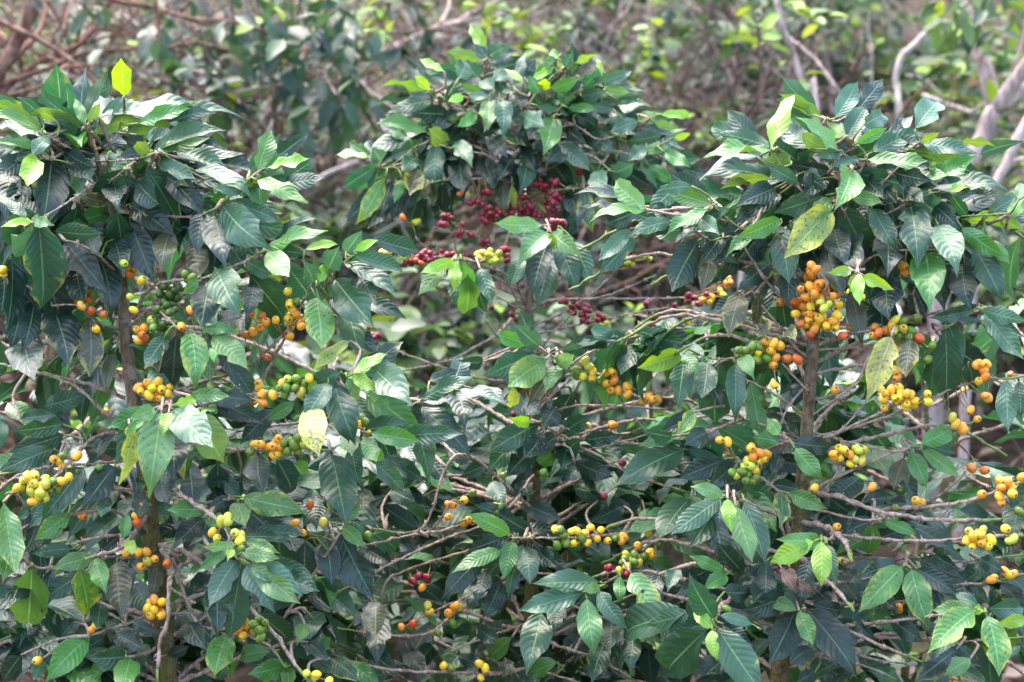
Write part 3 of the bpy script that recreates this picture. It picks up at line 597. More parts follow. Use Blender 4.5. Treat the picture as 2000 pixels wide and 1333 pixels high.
# branches: depth offset at start and end, width in region units, points
BRANCHES = {
 'left': [
 ('4', .0, .10, 30, '700,985 500,910 240,850 0,795'), ('4', .0, .05, 26, '690,1160 560,1040 420,920 240,840'),
 ('4', .0, -.10, 25, '740,1175 560,1190 470,1250 400,1330 340,1386 300,1430 160,1500 30,1520'),
 ('4', .0, -.14, 25, '780,1060 1110,1030 1250,985 1420,965 1550,940 1740,880 1870,850 1960,850'),
 ('7', .05, .0, 25, '860,60 650,105 300,130 0,175'), ('7', .0, -.08, 25, '860,20 1050,10 1300,35 1450,35 1700,30 1840,40'),
 ('7', .0, -.17, 30, '830,190 950,250 1060,320 1180,400 1260,490 1330,640'), ('7', .0, -.12, 35, '850,560 1020,600 1170,700 1370,900 1480,1010 1580,1120 1640,1230 1760,1360'),
 ('7', .0, -.12, 32, '830,390 740,510 660,590 570,620 470,650'), ('7', -.02, -.06, 34, '900,590 960,700 940,800 940,960 890,1130 880,1340'),
 ('7', .02, .04, 25, '850,500 680,510 520,530 400,560'), ('7', .0, -.02, 25, '930,800 1090,890'), ('7', .0, .02, 25, '940,950 1110,950'),
 ('4', .05, -.05, 20, '780,1000 1330,830 1500,710 1620,585 1700,520'), ('4', .0, -.08, 22, '700,590 790,530 860,480 1000,600 1090,615 1200,620'),
 ('4', .0, .06, 22, '680,610 600,580 500,535 430,440'), ('4', .0, -.08, 26, '740,540 830,380 950,330 1100,320 1180,300 1330,240 1480,160'),
 ('1', .0, -.06, 26, '620,1180 850,1200 1060,1210 1170,1180 1290,1090 1350,1040 1430,970 1470,945'),
 ('1', .0, -.04, 22, '530,900 640,900 800,880 860,860 900,850'), ('1', .0, .0, 22, '515,830 500,740 495,690 600,640'), ('1', .0, -.02, 22, '520,860 400,830 260,760 220,740'),
 ('1', .0, -.12, 22, '560,1000 420,1100 260,1200 175,1245'), ('1', .0, .05, 20, '520,850 650,760 690,545'),
 ('1', .0, -.02, 22, '530,930 380,910 290,890'), ('1', .0, -.05, 22, '570,1050 680,960 720,940'),
 ('4', -.0, -.06, 24, '690,330 560,200 430,120 360,105'), ('4', .0, .04, 24, '700,440 460,330 250,400 120,330 60,220'), ('4', .0, -.02, 20, '690,560 450,470 290,470'),
 ('4', .0, -.10, 22, '1420,965 1560,700 1700,430 1740,350 1830,275 1930,220 1990,180'), ('4', -.02, -.16, 24, '770,1120 860,1080 950,1040 980,1030'),
 ('7', .0, -.05, 24, '960,640 1100,1000 1300,1040 1500,1130 1590,1250'), ('7', .02, -.02, 22, '900,900 760,990 600,1040 500,1075'), ('7', .02, -.02, 22, '900,1100 830,1170 780,1180 700,1190'),
 ('7', .0, .0, 22, '860,300 1100,330 1300,310 1360,320'), ('7', .0, -.03, 22, '870,280 620,260 420,380 380,400'), ('7', .0, -.04, 22, '850,640 540,640 180,680 20,330'),
 ('8', .0, .0, 22, '-360,1090 -150,800 40,500 100,440'), ('5', .0, .06, 22, '-400,1150 100,1080 380,1040 500,1000 680,940'), ('5', .0, -.10, 20, '30,870 110,1000 180,1180'), ],
 'back': [
 ('5', .2, .0, 20, '1070,530 1000,540 900,640 700,750 600,790 330,840'), ('5', .0, -.02, 20, '1060,900 800,870 540,790 250,680 40,620'), ('5', .0, -.1, 16, '1100,590 1300,500 1450,400 1600,260 1700,200'),
 ('5', .0, -.1, 18, '1090,500 1220,440 1500,420 1800,300'), ('5', .0, .05, 18, '1100,440 1270,435 1700,430 2000,425'), ('5', .0, .0, 18, '1090,640 1390,570 1540,540 1800,490 1990,480'),
 ('5', .0, -.05, 18, '1100,760 1165,700 1250,600 1330,520'), ('5', .0, -.05, 16, '1080,800 950,610 880,490'), ('5', .0, -.02, 18, '1080,780 900,620 810,470'),
 ('5', .0, -.25, 16, '1090,470 980,310 870,260 720,200 560,195 400,180 300,160'), ('5', .0, -.05, 16, '1080,560 880,150 760,70 660,0 600,-60'), ('5', .0, -.05, 16, '1085,420 720,190 680,80 640,0'),
 ('5', .0, -.03, 16, '1085,450 540,160 440,20'), ('5', .0, -.02, 16, '1075,540 1020,480 900,410'), ('5', .0, -.3, 18, '1090,380 1150,200 1190,60 1210,20'), ('5', .0, -.3, 15, '1075,480 960,190 820,220 690,210'),
 ('5', .0, -.1, 16, '1085,300 960,230 880,200 790,220'), ('2', .0, .0, 22, '1080,900 1000,700 880,560 700,650'), ('2', .0, .0, 22, '1090,940 1300,700 1500,780 1700,690 1830,640'),
 ('2', .0, .0, 22, '1080,780 1090,600 1170,480 1300,370'), ('2', .0, .0, 22, '1080,800 1030,560 860,330'), ('2', .0, .03, 22, '1080,760 760,620 560,520 500,480'), ('2', .0, .0, 22, '1080,980 800,820 530,790 300,940 230,900'),
 ('2', .0, -.04, 22, '1090,1010 900,880 700,840 600,810'), ('2', .0, -.05, 22, '1110,960 1180,820 1250,720 1240,670'), ('2', .0, .02, 22, '1120,900 1300,560 1500,470'), ('2', .0, -.04, 22, '1130,980 1400,860 1560,960 1640,940'),
 ('2', .0, .0, 24, '1130,1010 1190,930 1230,800'), ('2', .0, -.03, 20, '1080,1050 900,1000 600,1010 480,1060'), ('2', .0, .0, 20, '1150,930 1500,840 1700,860 1900,770'), ('2', .0, -.02, 20, '1100,1080 1250,1060 1400,1050'), ],
 'right': [
 ('6', .0, .02, 22, '790,1090 600,960 460,890'), ('6', .0, .03, 22, '800,760 720,700 620,570 520,450 480,380'), ('6', .0, .0, 18, '800,740 660,715 560,720 480,750 300,765 190,745'), ('6', .0, .03, 20, '800,790 570,660 490,560'),
 ('6', .0, -.03, 24, '820,850 1000,815 1090,800 1270,775 1430,765 1500,700'), ('6', .0, -.02, 22, '820,1000 950,960 1080,880 1130,760 1250,640'), ('6', .0, -.02, 20, '810,1090 950,990 1080,890'),
 ('6', .0, -.06, 26, '790,1240 940,1190 1080,1120 1240,1050 1330,1000 1460,985'), ('6', .0, .03, 20, '800,1260 960,1180 1120,1000 1140,960'), ('6', .0, .03, 20, '800,950 770,920 650,790'), ('6', .0, .02, 18, '800,900 770,930 680,1040 630,1160'),
 ('6', .0, .02, 14, '700,1200 640,1050 600,800'), ('6', .03, .06, 20, '790,1230 560,1140 430,1100'), ('6', .0, -.02, 20, '830,640 960,660 1060,620 1200,600 1300,570 1420,565'), ('6', .0, -.06, 24, '830,620 870,520 900,430 900,330'),
 ('9', .0, -.06, 35, '780,250 880,290 1000,310 1150,370 1350,410 1600,430 1870,425'), ('9', -.02, -.12, 30, '1150,380 1400,360 1600,340 1780,290 2010,210'), ('9', -.05, -.12, 24, '960,510 1250,540 1500,545 1700,525 2010,515'),
 ('9', .0, -.10, 42, '740,440 900,470 980,530 1020,600 1040,660'), ('9', .0, -.15, 40, '690,745 520,740 400,840 310,900 280,960 265,1020'), ('9', .0, -.10, 34, '700,600 850,720 960,820 1050,940'),
 ('9', -.02, -.06, 30, '680,900 1030,1050 1180,1120 1430,1220'), ('9', .02, -.02, 22, '690,1000 1100,1190 1350,1230'), ('9', .02, -.02, 22, '660,1150 1090,1240 1290,1320'), ('9', .0, .0, 22, '800,280 880,230 1000,170 1200,80 1330,30 1430,20'),
 ('9', .0, .0, 18, '860,300 900,250 980,120 980,-20'), ('9', .06, -.04, 22, '700,880 1200,900 1620,795 1800,780 2010,730'), ('9', .1, .02, 24, '660,1050 1200,1080 1640,1100 1760,1100 2010,1080'), ('9', .1, .1, 20, '720,640 1200,640 1640,660 2010,620'),
 ('9', .1, .1, 18, '1350,410 1470,330 1640,200 1720,90'), ('3', .0, -.06, 26, '960,1330 820,1290 600,1300 420,1270 300,1180 260,1150'), ('3', .0, .0, 24, '950,1330 860,1180 700,1000 590,840'), ('3', .0, .0, 24, '960,1260 970,1000 950,840 900,660'),
 ('3', .0, .0, 24, '960,1280 1060,1000 1120,870 1010,760'), ('3', .0, -.04, 24, '970,1300 1000,1200 970,1110 1040,940'), ('3', .0, .02, 24, '970,1290 1180,1050 1390,850 1500,780'), ('3', .0, .0, 24, '980,1320 1300,1160 1480,1080 1590,1070'),
 ('3', .0, .0, 24, '980,1330 1500,1230 1790,1200 1920,1190'), ('6', .0, -.03, 24, '850,560 1000,300 1070,285'), ('6', .0, -.04, 22, '860,500 1150,200 1450,160 1660,160'), ('6', .0, -.03, 22, '830,560 700,250 620,40'), ('6', .0, .0, 22, '820,600 560,330 400,100 250,110'),
 ('6', .0, -.05, 22, '830,720 1150,690 1370,640 1560,590 1720,490 1780,480'), ('6', .0, -.05, 22, '810,1210 1200,1100 1690,900 1900,880 2000,860'), ('6', .0, -.05, 24, '770,1230 700,1230 650,1220'), ('6', .0, -.05, 22, '830,1180 1250,1280 1420,1240'),
 ('9', .0, -.10, 24, '720,420 560,380 440,320 330,300 300,290'), ('9', .0, -.10, 24, '900,470 930,525 850,545'), ('9', .0, -.04, 22, '700,800 1100,760 1330,690'), ('9', .0, -.05, 22, '690,860 740,920 780,920'), ('9', .0, -.16, 24, '660,1050 1200,1000 1600,950 1780,930'),
 ('9', .0, .0, 20, '690,700 480,700 340,720'), ('9', .0, .0, 20, '740,330 600,240 400,100'), ('9', .0, -.04, 20, '760,350 1050,420 1190,425'), ('9', .0, .0, 20, '700,650 650,470 640,270'),],
 'middle': [
 ('5', .05, .04, 20, '1110,1150 1290,1040 1500,1025 1860,1050'), ('5', .0, .0, 20, '1900,1320 1770,1190 1650,1060 1580,950'), ('5', .0, -.02, 22, '1110,1020 1350,820 1590,910 1700,940 1840,970'), ('5', .02, .0, 20, '1110,1090 1250,950 1350,860'),
 ('5', .05, .05, 18, '1110,1250 1480,1220 1990,1275'), ('5', .05, .05, 16, '1110,1330 1440,1270 1750,1190'), ('8', .0, .0, 22, '1110,-130 1390,20 1550,110 1680,180 1830,230 2000,280'),
 ('8', .05, -.02, 22, '1110,260 720,455 400,520 180,570 40,590'), ('8', .05, -.04, 22, '1110,330 850,455 640,530 450,610 250,710 0,850'), ('8', .03, -.02, 22, '1120,180 950,380 700,440'), ('8', .0, .0, 18, '560,475 630,380 660,320'),
 ('8', .0, -.12, 20, '2010,430 1860,455 1650,495 1450,520 1250,530 1130,530 1000,530'), ('8', -.05, -.14, 18, '1850,480 1740,590 1700,600 1620,720 1500,790 1400,850'), ('8', .04, .04, 20, '1100,500 380,720 250,870 0,1110'),
 ('8', .0, -.02, 22, '1090,700 680,950 560,1050 420,1075 200,1060 0,1025'), ('8', .0, -.04, 25, '1100,1250 900,1285 700,1280 400,1270 200,1240 0,1180'), ('8', .0, -.02, 22, '1100,1080 1180,1100 1350,1160 1480,1200 1700,1333'), ('8', .0, .0, 20, '1110,1260 1260,1300 1400,1340'),
 ('8', .03, .03, 18, '1100,700 560,940 330,1060'), ('8', .05, .05, 18, '1100,720 1640,770 1960,800'), ('8', .03, .0, 18, '1100,1000 780,1110 600,1190'), ('5', .0, .0, 22, '1110,1080 1300,820 1200,740 1140,690 1080,680'), ('5', .0, .0, 22, '1110,1050 1330,800 1500,700 1650,650 1700,640'),
 ('8', .0, -.05, 20, '1110,450 940,600 840,660'), ('5', .0, .0, 20, '1110,1240 1150,1120 1300,1150 1400,1210'), ('8', .0, -.12, 20, '1110,900 1160,930 1250,880 1560,990 1690,1040'), ('8', .0, .0, 20, '1110,50 1290,10 1350,100'),
 ('8', .0, .0, 20, '1100,350 700,60 500,470 220,480'), ],
}
TRUNKS = {   # photo pixels: x, y, width
 'left': [(180, 275, 9), (200, 345, 14), (225, 430, 20), (236, 520, 24), (243, 620, 27), (252, 720, 28), (268, 820, 31), (284, 930, 34), (297, 1050, 37), (315, 1180, 39), (328, 1340, 42)],
 'back': [(1030, 200, 6), (1033, 280, 10), (1036, 350, 14), (1033, 430, 17), (1036, 520, 21), (1033, 610, 25), (1030, 720, 26), (1035, 860, 28), (1040, 1000, 30), (1040, 1340, 32)],
 'right': [(1632, 300, 8), (1636, 380, 14), (1632, 470, 20), (1600, 580, 25), (1590, 650, 26), (1583, 740, 28), (1575, 850, 29), (1567, 950, 31), (1559, 1040, 33), (1547, 1130, 36), (1535, 1230, 40), (1522, 1340, 44)],
 'middle': [(1030, 700, 10), (1036, 800, 18), (1042, 900, 28), (1042, 1000, 30), (1040, 1100, 31), (1036, 1340, 34)],
}
DEPTH = {'left': 2.90, 'back': 3.55, 'right': 2.90, 'middle': 3.10}

# cherries: centre, half sizes, count, colours; a count of 1 is a single cherry at its own place
CHERRY = {
 'left': [
 ('4', '860,945,100,62,19,yyyo; 700,1120,3,3,1,o; 1440,900,20,20,1,o; 1445,925,9,9,1,o; 1460,962,9,9,1,o; 1415,1005,9,9,1,o; 1465,1010,9,9,1,o; 1522,968,9,9,1,o; 1625,920,82,52,15,gggggl; 1650,880,9,9,1,y; 1725,875,9,9,1,y; 1575,905,9,9,1,o; 1530,1240,80,45,7,o; 1550,1295,9,9,1,y; 1525,1305,9,9,1,o; 1625,1250,75,55,11,gggggl; 1395,1285,3,3,1,g; 1422,1240,3,3,1,o; 1680,1200,3,3,1,l'),
 ('4', '945,400,70,65,14,G; 1050,305,40,28,5,g; 920,500,70,40,8,G; 900,580,90,30,9,Gg; 845,550,3,3,1,l; 790,630,45,55,6,on; 715,265,60,50,7,Oo; 690,235,3,3,1,l; 790,330,3,3,1,y; 440,400,60,70,9,O; 480,425,50,40,6,On; 508,497,3,3,1,n; 575,518,3,3,1,n; 535,600,3,3,1,y; 453,470,3,3,1,o; 725,420,3,3,1,l; 745,493,3,3,1,y; 15,260,20,25,2,yl; 18,292,3,3,1,y; 1010,585,3,3,1,o; 1065,495,3,3,1,o'),
 ('4', '1395,515,3,3,1,n; 1460,525,3,3,1,n; 1482,560,3,3,1,o; 1450,592,3,3,1,o; 1410,617,3,3,1,o; 1370,632,3,3,1,n; 1537,550,3,3,1,y; 1640,545,42,40,6,o; 1625,490,3,3,1,y; 1617,460,3,3,1,y; 1605,390,3,3,1,y; 1652,445,3,3,1,g; 1680,585,3,3,1,o; 1612,637,3,3,1,o; 1490,757,3,3,1,n'),
 ('7', '300,90,3,3,1,o; 335,100,3,3,1,o; 350,133,3,3,1,o; 430,72,3,3,1,o; 350,70,3,3,1,g; 180,215,100,60,12,yll; 205,280,50,50,7,yl; 95,250,3,3,1,y; 230,310,30,40,3,l; 182,325,3,3,1,y; 320,225,35,30,4,og; 385,190,3,3,1,o; 390,147,3,3,1,l; 427,162,3,3,1,g; 355,212,3,3,1,l; 280,258,3,3,1,g; 325,262,3,3,1,g; 550,138,3,3,1,g'),
 ('7', '757,405,3,3,1,o; 775,360,3,3,1,n; 765,440,3,3,1,n; 705,608,3,3,1,o; 772,608,3,3,1,o; 818,605,3,3,1,o; 862,645,3,3,1,y; 823,660,3,3,1,l; 785,687,3,3,1,o; 930,670,3,3,1,n; 597,798,3,3,1,o; 870,915,62,62,11,ooyo; 535,1018,3,3,1,o; 510,1040,3,3,1,o; 210,1212,3,3,1,y; 1272,440,3,3,1,l; 1268,410,3,3,1,l; 1232,435,3,3,1,l; 1310,500,3,3,1,l; 1185,498,3,3,1,o; 1210,530,3,3,1,y; 1338,545,3,3,1,y; 1345,515,3,3,1,l; 1345,590,3,3,1,g; 1340,1035,45,62,10,o; 1440,1040,55,70,10,g; 1420,1050,3,3,1,o; 1740,1290,40,26,3,yll; 1728,343,3,3,1,n; 1645,446,3,3,1,o; 1690,500,3,3,1,o; 1800,440,3,3,1,l; 460,405,3,3,1,O; 1835,1325,3,3,1,y'),
 ('5', '240,985,14,14,1,l; 215,985,3,3,1,g; 200,1035,3,3,1,o; 220,1055,3,3,1,o; 175,1042,3,3,1,g; 160,1065,3,3,1,l; 155,1095,3,3,1,g; 180,1120,3,3,1,g; 145,1132,3,3,1,o; 210,1177,3,3,1,o'),
 ],
 'back': [
 ('5', '300,160,36,24,7,llo; 400,180,40,32,8,l; 505,195,70,30,14,r; 600,185,30,24,5,r; 655,190,30,20,4,r; 732,190,3,3,1,r; 460,225,40,20,5,rn; 400,232,3,3,1,r; 875,195,80,38,22,lly; 850,180,50,20,4,y; 962,150,20,22,3,r; 970,210,18,22,3,r; 700,60,24,14,3,r; 765,70,20,14,2,r; 840,110,36,26,4,r; 612,12,20,12,2,r; 727,14,3,3,1,r'),
 ('2', '640,1200,32,26,4,r; 610,1247,3,3,1,r; 860,1080,28,16,3,r; 880,1195,60,50,14,r; 800,1135,45,26,6,r; 1150,1030,30,30,5,r; 1170,1120,135,110,18,r; 1190,1050,80,50,7,r; 1245,1020,14,20,2,r; 1040,1165,16,30,3,r; 1240,1130,50,60,9,r; 980,1190,30,40,5,r; 390,1213,3,3,1,n; 725,1250,3,3,1,r; 700,1297,18,14,2,r; 898,797,3,3,1,r; 710,1080,3,3,1,n; 1370,958,14,12,2,r; 1250,1245,45,20,5,r; 1090,1270,40,30,7,r; 1000,1250,20,14,2,r; 1100,1190,40,40,6,r; 850,1230,20,14,2,r'),
 ('5', '1375,490,60,40,13,r; 1410,540,40,30,7,r; 1285,445,28,18,4,r; 1490,545,24,28,4,r; 1505,575,34,20,5,l; 1000,520,3,3,1,r; 1020,547,3,3,1,r; 1035,505,3,3,1,g; 885,482,3,3,1,r; 185,598,3,3,1,r; 235,640,24,14,3,r; 1540,205,42,48,12,r; 1575,170,3,3,1,r; 1640,215,44,36,9,lgl; 1660,170,3,3,1,r; 1755,200,28,18,3,l; 1755,460,20,20,3,r; 1830,522,3,3,1,r; 1790,540,3,3,1,r; 1778,580,14,10,2,r; 1985,430,18,30,4,r; 1975,560,3,3,1,y; 350,998,3,3,1,r; 1008,1072,3,3,1,r; 998,1112,3,3,1,r; 1905,470,3,3,1,r'),
 ('6', '140,425,30,26,5,r; 185,462,28,14,4,r; 235,408,14,14,2,r; 240,435,36,24,5,yo; 275,655,3,3,1,r; 300,680,3,3,1,r; 320,405,28,22,4,y; 120,558,3,3,1,y; 165,613,3,3,1,y; 345,340,26,26,4,O'),
 ],
 'right': [
 ('6', '840,395,110,50,12,O; 780,470,60,40,7,Oo; 920,400,50,40,6,O; 890,462,52,30,7,l; 860,560,95,46,13,ooyo; 820,500,40,30,3,yo; 755,570,3,3,1,n; 808,630,3,3,1,n; 725,450,34,34,4,O; 640,450,3,3,1,O; 725,515,3,3,1,o; 958,500,28,46,4,y; 950,525,3,3,1,l; 922,577,3,3,1,l; 945,590,3,3,1,o; 990,637,3,3,1,n; 1030,590,3,3,1,O; 800,300,36,30,4,O; 800,360,3,3,1,o; 830,250,28,20,3,O; 870,345,30,20,3,O'),
 ('6', '1185,620,46,40,7,on; 1280,548,3,3,1,y; 1325,595,3,3,1,o; 1272,605,3,3,1,l; 1260,575,3,3,1,o; 1330,552,3,3,1,g; 1400,540,3,3,1,g; 1370,608,3,3,1,g; 1300,635,3,3,1,g; 1360,640,3,3,1,g; 1415,650,3,3,1,n; 1302,710,3,3,1,o; 1490,690,3,3,1,g; 1462,770,3,3,1,g; 1280,830,3,3,1,o; 1290,868,3,3,1,o; 1330,265,16,40,3,O; 1260,960,85,52,13,y; 1350,985,52,46,7,y; 1380,1020,3,3,1,y; 1460,960,3,3,1,y; 1462,1005,3,3,1,y; 1340,1040,3,3,1,y; 1220,1040,3,3,1,y'),
 ('6', '560,705,62,40,10,oyo; 615,760,3,3,1,o; 600,800,3,3,1,o; 490,705,34,22,3,g; 440,725,34,18,3,g; 515,770,60,18,4,g; 400,715,28,14,3,g; 640,695,3,3,1,o; 678,765,3,3,1,n; 735,770,3,3,1,n; 945,940,3,3,1,o; 605,910,3,3,1,y; 302,1218,3,3,1,y; 347,1228,3,3,1,y'),
 ('6', '1765,800,36,36,8,o; 1780,865,3,3,1,o; 1745,890,3,3,1,o; 1700,1050,3,3,1,o; 1737,1102,3,3,1,o; 1790,975,20,18,3,o; 1600,1093,3,3,1,l; 1660,1152,34,16,4,y; 1617,1130,3,3,1,o'),
 ('9', '480,30,30,24,4,o; 530,70,50,36,8,o; 455,98,3,3,1,l; 450,140,50,34,8,gl; 503,153,3,3,1,y; 398,182,3,3,1,l; 375,165,3,3,1,g; 448,207,3,3,1,g; 487,215,3,3,1,g; 505,190,3,3,1,g; 490,100,3,3,1,g; 525,98,3,3,1,y; 975,45,46,40,9,y; 1075,60,46,40,8,ll; 1030,115,3,3,1,y; 1090,100,3,3,1,l; 942,75,3,3,1,o; 1030,65,3,3,1,o; 830,250,3,3,1,o'),
 ('9', '1155,240,18,10,2,o; 1890,230,46,36,7,o; 1935,272,24,20,3,o; 1862,297,3,3,1,o; 1872,328,3,3,1,o; 1763,285,3,3,1,o; 1280,363,3,3,1,g; 955,466,3,3,1,o; 1740,540,70,46,10,y; 1800,575,3,3,1,y; 1815,538,3,3,1,y; 1690,490,3,3,1,l; 1770,480,3,3,1,l; 1895,477,3,3,1,y; 1915,545,3,3,1,l; 1938,533,3,3,1,l; 985,655,3,3,1,l; 1825,765,32,14,3,o; 1890,715,3,3,1,o; 1920,735,3,3,1,o; 1940,728,3,3,1,o; 1300,915,12,8,2,O; 1395,320,3,3,1,o; 1420,335,3,3,1,o; 1705,138,3,3,1,n; 1778,152,3,3,1,n; 340,925,3,3,1,g; 1970,380,3,3,1,g; 1990,190,3,3,1,o'),
 ],
 'middle': [
 ('5', '1415,800,36,26,5,gl; 1365,850,18,24,3,g; 1450,838,3,3,1,y; 1395,866,3,3,1,y; 1447,875,3,3,1,y; 1485,887,3,3,1,g; 1550,845,48,22,5,o; 1525,903,3,3,1,o; 1570,887,3,3,1,o; 1552,940,3,3,1,o; 1590,945,12,30,2,o; 1642,918,3,3,1,o; 1645,963,3,3,1,o; 1765,975,3,3,1,o; 1730,1002,3,3,1,o; 1805,990,26,10,2,o; 1560,1132,12,8,2,O'),
 ('8', '1240,480,3,3,1,y; 1285,515,3,3,1,g; 1268,482,3,3,1,g; 1300,555,3,3,1,g; 1252,570,3,3,1,g; 1332,492,3,3,1,y; 1362,490,3,3,1,y; 1408,500,3,3,1,y; 1437,470,3,3,1,y; 1495,483,3,3,1,y; 1345,558,3,3,1,y; 1420,555,3,3,1,y; 1387,530,3,3,1,g; 1475,535,3,3,1,y; 1532,545,3,3,1,o; 1622,522,3,3,1,o; 1610,546,3,3,1,o; 1575,530,3,3,1,g; 1812,440,3,3,1,o; 1760,500,3,3,1,o; 1880,462,3,3,1,o; 1660,645,62,50,15,gggl; 1700,570,3,3,1,o; 1768,605,3,3,1,o; 1778,628,3,3,1,o; 1595,710,3,3,1,l; 1640,690,3,3,1,l; 1702,668,3,3,1,l; 1820,560,3,3,1,g; 1690,634,3,3,1,y; 1740,640,26,20,3,g'),
 ('8', '643,412,3,3,1,o; 733,318,3,3,1,o; 655,340,26,12,3,Oo; 755,440,32,16,5,o; 855,370,3,3,1,o; 900,350,3,3,1,y; 928,355,3,3,1,g; 910,383,3,3,1,g; 780,278,3,3,1,g; 1698,183,3,3,1,o; 1512,293,3,3,1,r; 1605,115,14,8,2,r; 510,745,42,14,4,r; 447,768,3,3,1,r; 498,805,3,3,1,o; 530,905,3,3,1,l; 540,938,3,3,1,y; 685,912,18,8,2,o; 703,912,3,3,1,l; 645,950,3,3,1,o; 382,1025,3,3,1,o; 447,1008,3,3,1,n; 197,515,3,3,1,g; 1180,165,26,14,3,g; 1545,690,12,14,3,r; 1640,730,12,10,2,r; 670,1005,3,3,1,g; 585,1057,3,3,1,g; 618,1240,3,3,1,y; 660,1258,3,3,1,g; 818,1230,3,3,1,y; 850,1255,3,3,1,y; 825,1308,3,3,1,y; 950,180,3,3,1,g'),
 ],
}
# ------------------------------------------------------------------ ground and bank
def ground_z(x, y):
    z = 0.0
    if y > 1.6:
        t = y - 1.6
        z = 0.31 * t * t / (t + 0.8)
        if y > 30: z = 0.31 * 28.4 + 3.0 * (1 - math.exp(-(y - 30) / 20.0)) - 0.25
    z += 0.05 * noise.noise((x * 0.7, y * 0.7, 0.0)) + 0.18 * noise.noise((x * 0.22, y * 0.22, 4.0)) * min(1, max(0, (y + 1) / 4))
    return z

def axis_steps(lo, hi, fine_lo, fine_hi, fine, coarse):
    out, x = [], lo
    while x < hi:
        out.append(x)
        if fine_lo <= x <= fine_hi: x += fine
        else:
            d = (fine_lo - x) if x < fine_lo else (x - fine_hi)
            x += max(fine, min(coarse, d * 0.35 + fine)) if x > fine_hi else max(fine, min(coarse, d * 0.26))
    out.append(hi)
    return out

def build_ground():
    xs = axis_steps(-300, 300, -7, 7, 0.14, 40)
    ys = axis_steps(-300, 400, -3.5, 13, 0.14, 40)
    v = [(x, y, ground_z(x, y)) for y in ys for x in xs]
    nx = len(xs)
    f = [(j * nx + i, j * nx + i + 1, (j + 1) * nx + i + 1, (j + 1) * nx + i) for j in range(len(ys) - 1) for i in range(nx - 1)]
    me = bpy.data.meshes.new('ground')
    me.from_pydata(v, [], f)
    me.polygons.foreach_set('use_smooth', [True] * len(me.polygons))
    k = NT('leaf_litter_soil')
    tc = k.n('ShaderNodeTexCoord').outputs['Object']
    n1 = k.noise(tc, 9.0, 5.0, 0.65); n2 = k.noise(tc, 38.0, 4.0, 0.7); n3 = k.noise(tc, 1.6, 3.0)
    col = k.mix(k.sstep(n2, 0.35, 0.65), (0.028, 0.018, 0.013), (0.08, 0.05, 0.037))
    col = k.mix(k.math('MULTIPLY', k.sstep(n1, 0.5, 0.7), 0.6), col, (0.11, 0.072, 0.053))
    col = k.mix(k.math('MULTIPLY', k.sstep(n3, 0.5, 0.62), 0.5), col, (0.06, 0.085, 0.03))
    me.materials.append(k.done(k.bsdf(col, 0.9, k.bump(n2, 1.0, 0.03), spec=0.2)))
    o = link('ground', me)
    o['kind'] = 'structure'
    o['label'] = 'sloping plantation ground under brown leaf litter'
build_ground()

# ------------------------------------------------------------------ joined foliage (past what can be picked apart singly)
def joined_leaves(specs, name, mat, parent, origin, blades=None):
    """specs: (p0, axis, normal, length, width)"""
    blades = blades or BLADES
    V, Fc, UV = [], [], []
    for (p0, ax, nr, ln, wd) in specs:
        me = random.choice(blades)
        m = leaf_matrix(p0 - origin, ax, nr, ln, wd, ln * 0.55 + wd * 0.6)
        b = len(V)
        V.extend(tuple(m @ w.co) for w in me.vertices)
        for p in me.polygons:
            Fc.append(tuple(b + i for i in p.vertices))
        UV.extend(uvcache(me))
    me2 = bpy.data.meshes.new(name)
    me2.from_pydata(V, [], Fc)
    ul = me2.uv_layers.new(name='UVMap')
    ul.data.foreach_set('uv', [c for uvp in UV for c in uvp])
    me2.polygons.foreach_set('use_smooth', [True] * len(me2.polygons))
    me2.materials.append(mat)
    o = link(name, me2, parent)
    o.location = (0, 0, 0)
    o['kind'] = 'stuff'
    return o

_uvc = {}
def uvcache(me):
    if me.name not in _uvc:
        _uvc[me.name] = [tuple(d.uv) for d in me.uv_layers[0].data]
    return _uvc[me.name]

def low_blade(seed, prof, mat, arch=0.2, fold=0.15):
    rng = random.Random(seed)
    vs_, fs, uvs = [], [], []
    cols = [-1.0, 0.0, 1.0]
    for y, w in prof:
        for c in cols:
            z = arch * (y - y * y) + fold * 0.5 * abs(c) * w + rng.uniform(-0.03, 0.03) * abs(c)
            vs_.append((0.5 * c * w, y, z)); uvs.append((0.5 + 0.5 * c, y))
    for r in range(len(prof) - 1):
        for c in range(2):
            fs.append((r * 3 + c, r * 3 + c + 1, (r + 1) * 3 + c + 1, (r + 1) * 3 + c))
    me = bpy.data.meshes.new('small_leaf_blade')
    me.from_pydata(vs_, [], fs)
    u = me.uv_layers.new(name='UVMap')
    for lp in me.loops: u.data[lp.index].uv = uvs[lp.vertex_index]
    me.polygons.foreach_set('use_smooth', [True] * len(me.polygons))
    me.materials.append(mat)
    return me

PROF_LOW = [(0.0, 0.03), (0.12, 0.2), (0.3, 0.82), (0.5, 1.0), (0.7, 0.8), (0.88, 0.3), (1.0, 0.02)]
PROF_ROUND = [(0.0, 0.04), (0.1, 0.5), (0.3, 0.98), (0.5, 1.0), (0.75, 0.75), (0.92, 0.35), (1.0, 0.04)]
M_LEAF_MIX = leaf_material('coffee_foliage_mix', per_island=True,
    palette=[(0.012, 0.038, 0.027), (0.016, 0.05, 0.03), (0.021, 0.075, 0.034), (0.013, 0.042, 0.028), (0.028, 0.088, 0.035), (0.045, 0.15, 0.03), (0.016, 0.056, 0.03)])

